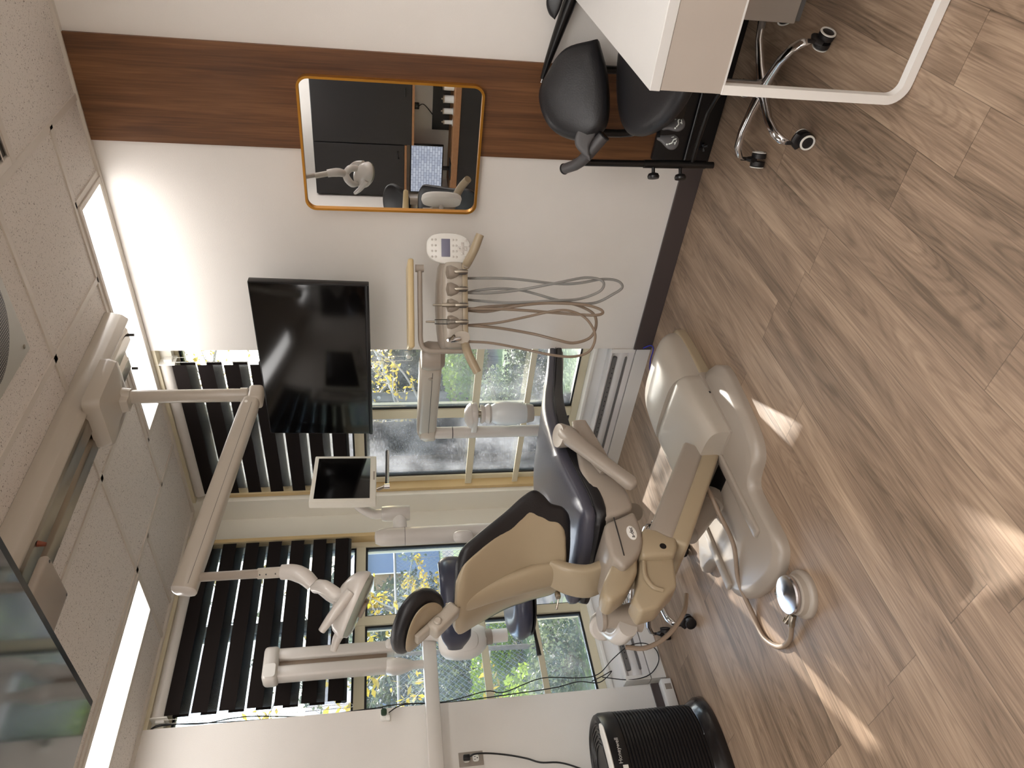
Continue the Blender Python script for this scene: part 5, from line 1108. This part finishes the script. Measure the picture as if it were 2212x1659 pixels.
# ================================================================== OUTDOORS
def leafmat(name, col, tcol, rough=.5):
    m = bpy.data.materials.new(name); m.use_nodes = True
    n, l, b = nodes_of(m); o = [x for x in n if x.type == 'OUTPUT_MATERIAL'][0]
    b.inputs['Roughness'].default_value = rough; tr = n.new('ShaderNodeBsdfTranslucent'); tr.inputs[0].default_value = (*lin(tcol), 1)
    tc = n.new('ShaderNodeTexCoord'); nz = n.new('ShaderNodeTexNoise'); nz.inputs['Scale'].default_value = 4; nz.inputs['Detail'].default_value = 3; l.new(tc.outputs['Object'], nz.inputs['Vector'])
    mx = n.new('ShaderNodeMix'); mx.data_type = 'RGBA'; c = lin(col); mx.inputs[6].default_value = (*[x * .6 for x in c], 1); mx.inputs[7].default_value = (*[min(1, x * 1.4) for x in c], 1); l.new(nz.outputs[0], mx.inputs[0]); l.new(mx.outputs[2], b.inputs['Base Color'])
    ms = n.new('ShaderNodeMixShader'); ms.inputs[0].default_value = .45; l.new(b.outputs[0], ms.inputs[1]); l.new(tr.outputs[0], ms.inputs[2]); l.new(ms.outputs[0], o.inputs[0]); return m
M['leaf_dark'] = leafmat('dark_leaf', '353c35', '3f4a2c'); M['leaf_lime'] = leafmat('lime_leaf', '6f8a2c', '93ab38'); M['leaf_yellow'] = leafmat('yellow_leaf', 'a88f2a', 'bda636'); M['leaf_grey'] = leafmat('grey_green_leaf', '5f695c', '75805e')
M['bark'] = mat('bark', '6f655c', .8, var=.3, vscale=20); M['twig'] = mat('pale_twig', 'b3a79a', .7)
def ground_mat():
    m = bpy.data.materials.new('garden_ground'); m.use_nodes = True; n, l, b = nodes_of(m)
    tc = n.new('ShaderNodeTexCoord'); nz = n.new('ShaderNodeTexNoise'); nz.inputs['Scale'].default_value = .35; nz.inputs['Detail'].default_value = 6; l.new(tc.outputs['Object'], nz.inputs['Vector'])
    n2 = n.new('ShaderNodeTexNoise'); n2.inputs['Scale'].default_value = 14; n2.inputs['Detail'].default_value = 4; l.new(tc.outputs['Object'], n2.inputs['Vector'])
    ad = n.new('ShaderNodeMath'); ad.operation = 'MULTIPLY_ADD'; ad.inputs[1].default_value = .35; l.new(n2.outputs[0], ad.inputs[0]); l.new(nz.outputs[0], ad.inputs[2])
    cr = n.new('ShaderNodeValToRGB'); e = cr.color_ramp.elements; e[0].position = .55; e[0].color = (*lin('3d3c3a'), 1); e[1].position = .78; e[1].color = (*lin('4e6a28'), 1); k = e.new(.66); k.color = (*lin('514d47'), 1)
    l.new(ad.outputs[0], cr.inputs[0]); l.new(cr.outputs[0], b.inputs['Base Color']); b.inputs['Roughness'].default_value = .9; return m
GZ = -.45
bm = BM(); box(bm, (-70, -50, GZ - .2), (-.3, 70, GZ)); box(bm, (-.3, .3, GZ - .2), (40, 70, GZ)); o = obj('garden_ground', bm, ground_mat(), None, smooth=False); o['kind'] = 'structure'
def leaves(bm, c, rad, n, size, flat=0., lo=0.):
    c = V(c)
    for _ in range(n):
        while True:
            p = V((random.uniform(-1, 1), random.uniform(-1, 1), random.uniform(-1, 1)))
            if lo < p.length < 1: break
        q = c + V((p.x * rad[0], p.y * rad[1], p.z * rad[2]))
        a = V((random.gauss(0, 1), random.gauss(0, 1), random.gauss(0, 1) - flat)).normalized(); s = size * random.uniform(.6, 1.4)
        x, y, _t = frame_from(a); t = random.uniform(0, 6.28); u = x * math.cos(t) + y * math.sin(t); v = a.cross(u)
        f = bm.faces.new([bm.verts.new(q + u * s), bm.verts.new(q + v * s * .45), bm.verts.new(q - u * s), bm.verts.new(q - v * s * .45)])
def shrub(c, rad, n, size, m, label, group='shrubs outside the windows', name='shrub'):
    t = thing(name, (c[0], c[1], GZ), label, name.replace('_', ' '), group)
    bm = BM(); leaves(bm, c, rad, n, size); obj('foliage', bm, m, t, smooth=False)
    bm = BM()
    for k in range(7):
        a = k * .9; tube(bm, [(c[0], c[1], GZ), (c[0] + rad[0] * .3 * math.cos(a), c[1] + rad[1] * .3 * math.sin(a), c[2] - rad[2] * .3), (c[0] + rad[0] * .7 * math.cos(a), c[1] + rad[1] * .7 * math.sin(a), c[2] + rad[2] * .4)], [.025, .015, .006], 6, 3)
    obj('stem', bm, 'bark', t)
G = 'shrubs outside the windows'
# bank of dark evergreens beyond the right window
shrub((-6.5, 11, .9), (3.2, 1.6, 1.7), 9000, .085, 'leaf_dark', 'dark evergreen bank right of the mullion in the right window')
shrub((-9.5, 9.5, 1.1), (2.8, 1.8, 1.9), 9000, .085, 'leaf_dark', 'dark evergreen bank left of the mullion in the right window')
shrub((-3.0, 12.5, 1.0), (2.6, 1.6, 1.8), 6000, .09, 'leaf_grey', 'grey-green bush at the wall edge of the right window')
shrub((-4.6, 7.6, -.05), (1.5, .8, .45), 7000, .045, 'leaf_lime', 'low lime green shrub row behind the guard bars of the right window', name='hedge')
shrub((-3.1, 8.3, -.05), (1.3, .8, .45), 5000, .045, 'leaf_lime', 'low lime green shrub row ending at the wall edge of the right window', name='hedge')
shrub((-3.4, 4.3, -.12), (.9, .6, .34), 4000, .030, 'leaf_grey', 'pale speckled bush low in the left panes of the right window')
shrub((-1.4, 3.4, -.2), (.9, .45, .28), 3000, .028, 'leaf_dark', 'small dark bush at the foot of the right window')
# left window: lawns, conifers, bright shrubs
shrub((-9, 3.2, .2), (1.2, 1.2, .9), 4000, .05, 'leaf_grey', 'grey-green bush beyond the wire fence in the left window')
shrub((-12, 5.5, .9), (2.6, 1.6, 1.4), 6000, .08, 'leaf_dark', 'dark tree belt beyond the wire fence in the left window')
shrub((-7.6, 1.6, -.1), (.9, 1.1, .42), 5000, .040, 'leaf_lime', 'lime green shrub low behind the chair headrest in the left window', name='hedge')
shrub((-6.2, 2.1, -.1), (.55, .8, .38), 3500, .036, 'leaf_lime', 'lime green shrub nearer the corner column in the left window', name='hedge')
shrub((-8.2, -.1, .5), (1.5, 1.6, 1.1), 7000, .06, 'leaf_dark', 'dark conifer behind the x-ray arm in the left window')
shrub((-5.0, .75, -.18), (.7, .7, .30), 3500, .032, 'leaf_lime', 'lime green clump low beside the cords in the left window', name='hedge')
shrub((-3.3, .6, -.22), (.8, .5, .24), 3000, .028, 'leaf_grey', 'pale bush in the lowest panes of the left window')
# yellow-leaved trees: trunk, bare branches, sparse leaves
def tree(base, h, spread, label, nb=9, nl=26, leaf='leaf_yellow', lsize=.05, seed=1, bark='bark', tr=.05, lean=(0, 0), crown=None):
    rnd = random.Random(seed); t = thing('tree', (base[0], base[1], GZ), label, 'tree', 'trees outside the windows')
    top = V((base[0] + lean[0], base[1] + lean[1], GZ + h)); b0 = V((base[0], base[1], GZ))
    bm = BM(); tube(bm, [b0, b0.lerp(top, .5) + V((rnd.uniform(-.1, .1), rnd.uniform(-.1, .1), 0)), top], [tr, tr * .7, tr * .3], 10, 6); obj('trunk', bm, bark, t)
    bl = BM(); lf = BM()
    for k in range(nb):
        f = .28 + .7 * k / nb; s = b0.lerp(top, f); a = rnd.uniform(0, 6.28); d = V((math.cos(a), math.sin(a), rnd.uniform(-.1, .8))).normalized(); ln = spread * rnd.uniform(.6, 1.1)
        P_ = [s]
        for j in range(4): d = (d + V((rnd.gauss(0, .25), rnd.gauss(0, .25), rnd.gauss(0, .2)))).normalized(); P_.append(P_[-1] + d * ln / 4)
        tube(bl, P_, [tr * .35, tr * .2, tr * .06], 6, 3)
        for j in range(1, 5):
            for s2 in range(2):
                e = (d + V((rnd.gauss(0, .8), rnd.gauss(0, .8), rnd.gauss(0, .6)))).normalized(); q = P_[j] + e * ln * .28; tube(bl, [P_[j], q], [tr * .10, tr * .04], 5)
                for u in range(nl // 6):
                    leaves(lf, P_[j].lerp(q, rnd.random()), (.08, .08, .08), 2, lsize)
    if crown: leaves(lf, crown[0], crown[1], crown[2], .05)
    obj('branches', bl, 'twig', t, smooth=False); obj('foliage', lf, leaf, t, smooth=False); return t
tree((-2.6, 3.6), 4.2, 1.5, 'thin tree with yellow leaves seen through both panes of the right window', 13, 30, seed=3, lsize=.034)
tree((-.9, 4.4), 4.8, 1.5, 'thin yellow-leaved tree at the wall edge of the right window', 12, 30, seed=5, lsize=.034, crown=((-1.40, 4.4, 4.03), (.50, .3, .21), 2800))  # crown: dense leaf clump added to block sun from part of the floor
tree((-5.8, 7.5), 6.0, 2.2, 'tall half-bare tree behind the striped blind of the right window', 14, 34, seed=8, lsize=.05, tr=.11)
tree((-3.4, .85), 3.0, 1.25, 'small yellow-leaved tree behind the x-ray head in the left window', 10, 20, seed=12, lsize=.045, leaf='leaf_yellow', tr=.03)
tree((-6.6, 3.45), 2.6, .7, 'bright yellow tree behind the dental light in the left window', 12, 36, seed=21, lsize=.045, tr=.04)
tree((-8.8, 4.6), 4.6, 1.7, 'pale green tree beyond the wire fence in the left window', 15, 48, seed=31, lsize=.055, leaf='leaf_grey', tr=.06)
tree((-7.2, -.9), 4.0, 1.6, 'yellow-green tree left of the hanging cords in the left window', 14, 46, seed=41, lsize=.05, leaf='leaf_lime', tr=.05)
# chain-link fence beyond the left window
fe = thing('wire_fence', (-5.6, 1.6, GZ), 'grey chain-link fence with round posts beyond the left window', 'fence')
FA, FB, FH = V((-5.0, -1.2, GZ)), V((-6.4, 5.2, GZ)), 1.75
fd = (FB - FA); FL = fd.length; fd = fd.normalized()
bm = BM(); st_ = .085
def wire(a, b): tube(bm, [a, b], .0028, 3, cap=False)
n_ = int((FL + FH) / st_)
for i in range(n_):
    s = i * st_ - FH
    for sg in (1, -1):
        u0, u1 = (s, s + FH) if sg == 1 else (s + FH, s)
        za, zb = 0., FH
        a = [u0, za]; b = [u1, zb]
        def clip(p, q):
            if p[0] < 0: f = (0 - p[0]) / (q[0] - p[0]); return [0, p[1] + (q[1] - p[1]) * f]
            if p[0] > FL: f = (FL - p[0]) / (q[0] - p[0]); return [FL, p[1] + (q[1] - p[1]) * f]
            return p
        if max(a[0], b[0]) <= 0 or min(a[0], b[0]) >= FL: continue
        a, b = clip(a, b), clip(b, a)
        wire(FA + fd * a[0] + UZ * a[1], FA + fd * b[0] + UZ * b[1])
obj('mesh', bm, mat('galvanised_wire', '8e9196', .4, metal=.6), fe, smooth=False)
for k in range(4):
    p = FA + fd * FL * k / 3; bm = BM(); cyl(bm, p, p + UZ * (FH + .05), .03, 14); obj('post', bm, 'plate', fe)
bm = BM(); tube(bm, [FA + UZ * FH, FB + UZ * FH], .02, 10); obj('top_rail', bm, 'plate', fe)
# houses far beyond the fence
def house(c, s, label, roof, wall, rot):
    t = thing('house', (c[0], c[1], GZ), label, 'house', 'houses beyond the garden'); R_ = Matrix.Rotation(rot, 4, 'Z')
    def hb(name, lo, hi, m, par=t):
        bm = BM(); box(bm, [c[i] + lo[i] if i < 2 else GZ + lo[i] for i in range(3)], [c[i] + hi[i] if i < 2 else GZ + hi[i] for i in range(3)], rot=R_, piv=(c[0], c[1], GZ)); return obj(name, bm, m, par, smooth=False)
    hb('wall', (-s[0], -s[1], 0), (s[0], s[1], s[2]), wall)
    bm = BM(); prism(bm, [(c[0] - s[0] - .3, GZ + s[2]), (c[0] + s[0] + .3, GZ + s[2]), (c[0], GZ + s[2] + 1.8)], c[1] - s[1] - .3, c[1] + s[1] + .3, 'Y'); bmesh.ops.transform(bm, matrix=Matrix.Translation((c[0], c[1], 0)) @ R_ @ Matrix.Translation((-c[0], -c[1], 0)), verts=bm.verts); obj('roof', bm, roof, t, smooth=False)
    for i in (-1, 0, 1):
        w_ = hb('window', (s[0] - .02, i * s[1] * .55 - .5, 1.1), (s[0] + .05, i * s[1] * .55 + .5, 2.4), 'white'); hb('pane', (s[0] + .04, i * s[1] * .55 - .42, 1.2), (s[0] + .07, i * s[1] * .55 + .42, 2.3), 'screen', w_)
bluew = mat('blue_grey_siding', '6b7a96', .7); redw = mat('red_brown_siding', '744e44', .7); rf = mat('grey_shingle', '6c6a70', .8)
house((-20, 8.5, 0), (3, 4, 2.7), 'blue-grey house beyond the wire fence', rf, bluew, .3)
house((-25, 21, 0), (3, 4, 3.0), 'red-brown house behind the corner column trees', rf, redw, .9)
house((-21, -4.5, 0), (3, 3.6, 2.6), 'pale house behind the conifers in the left window', rf, mat('pale_siding', '878d97', .7), -.1)
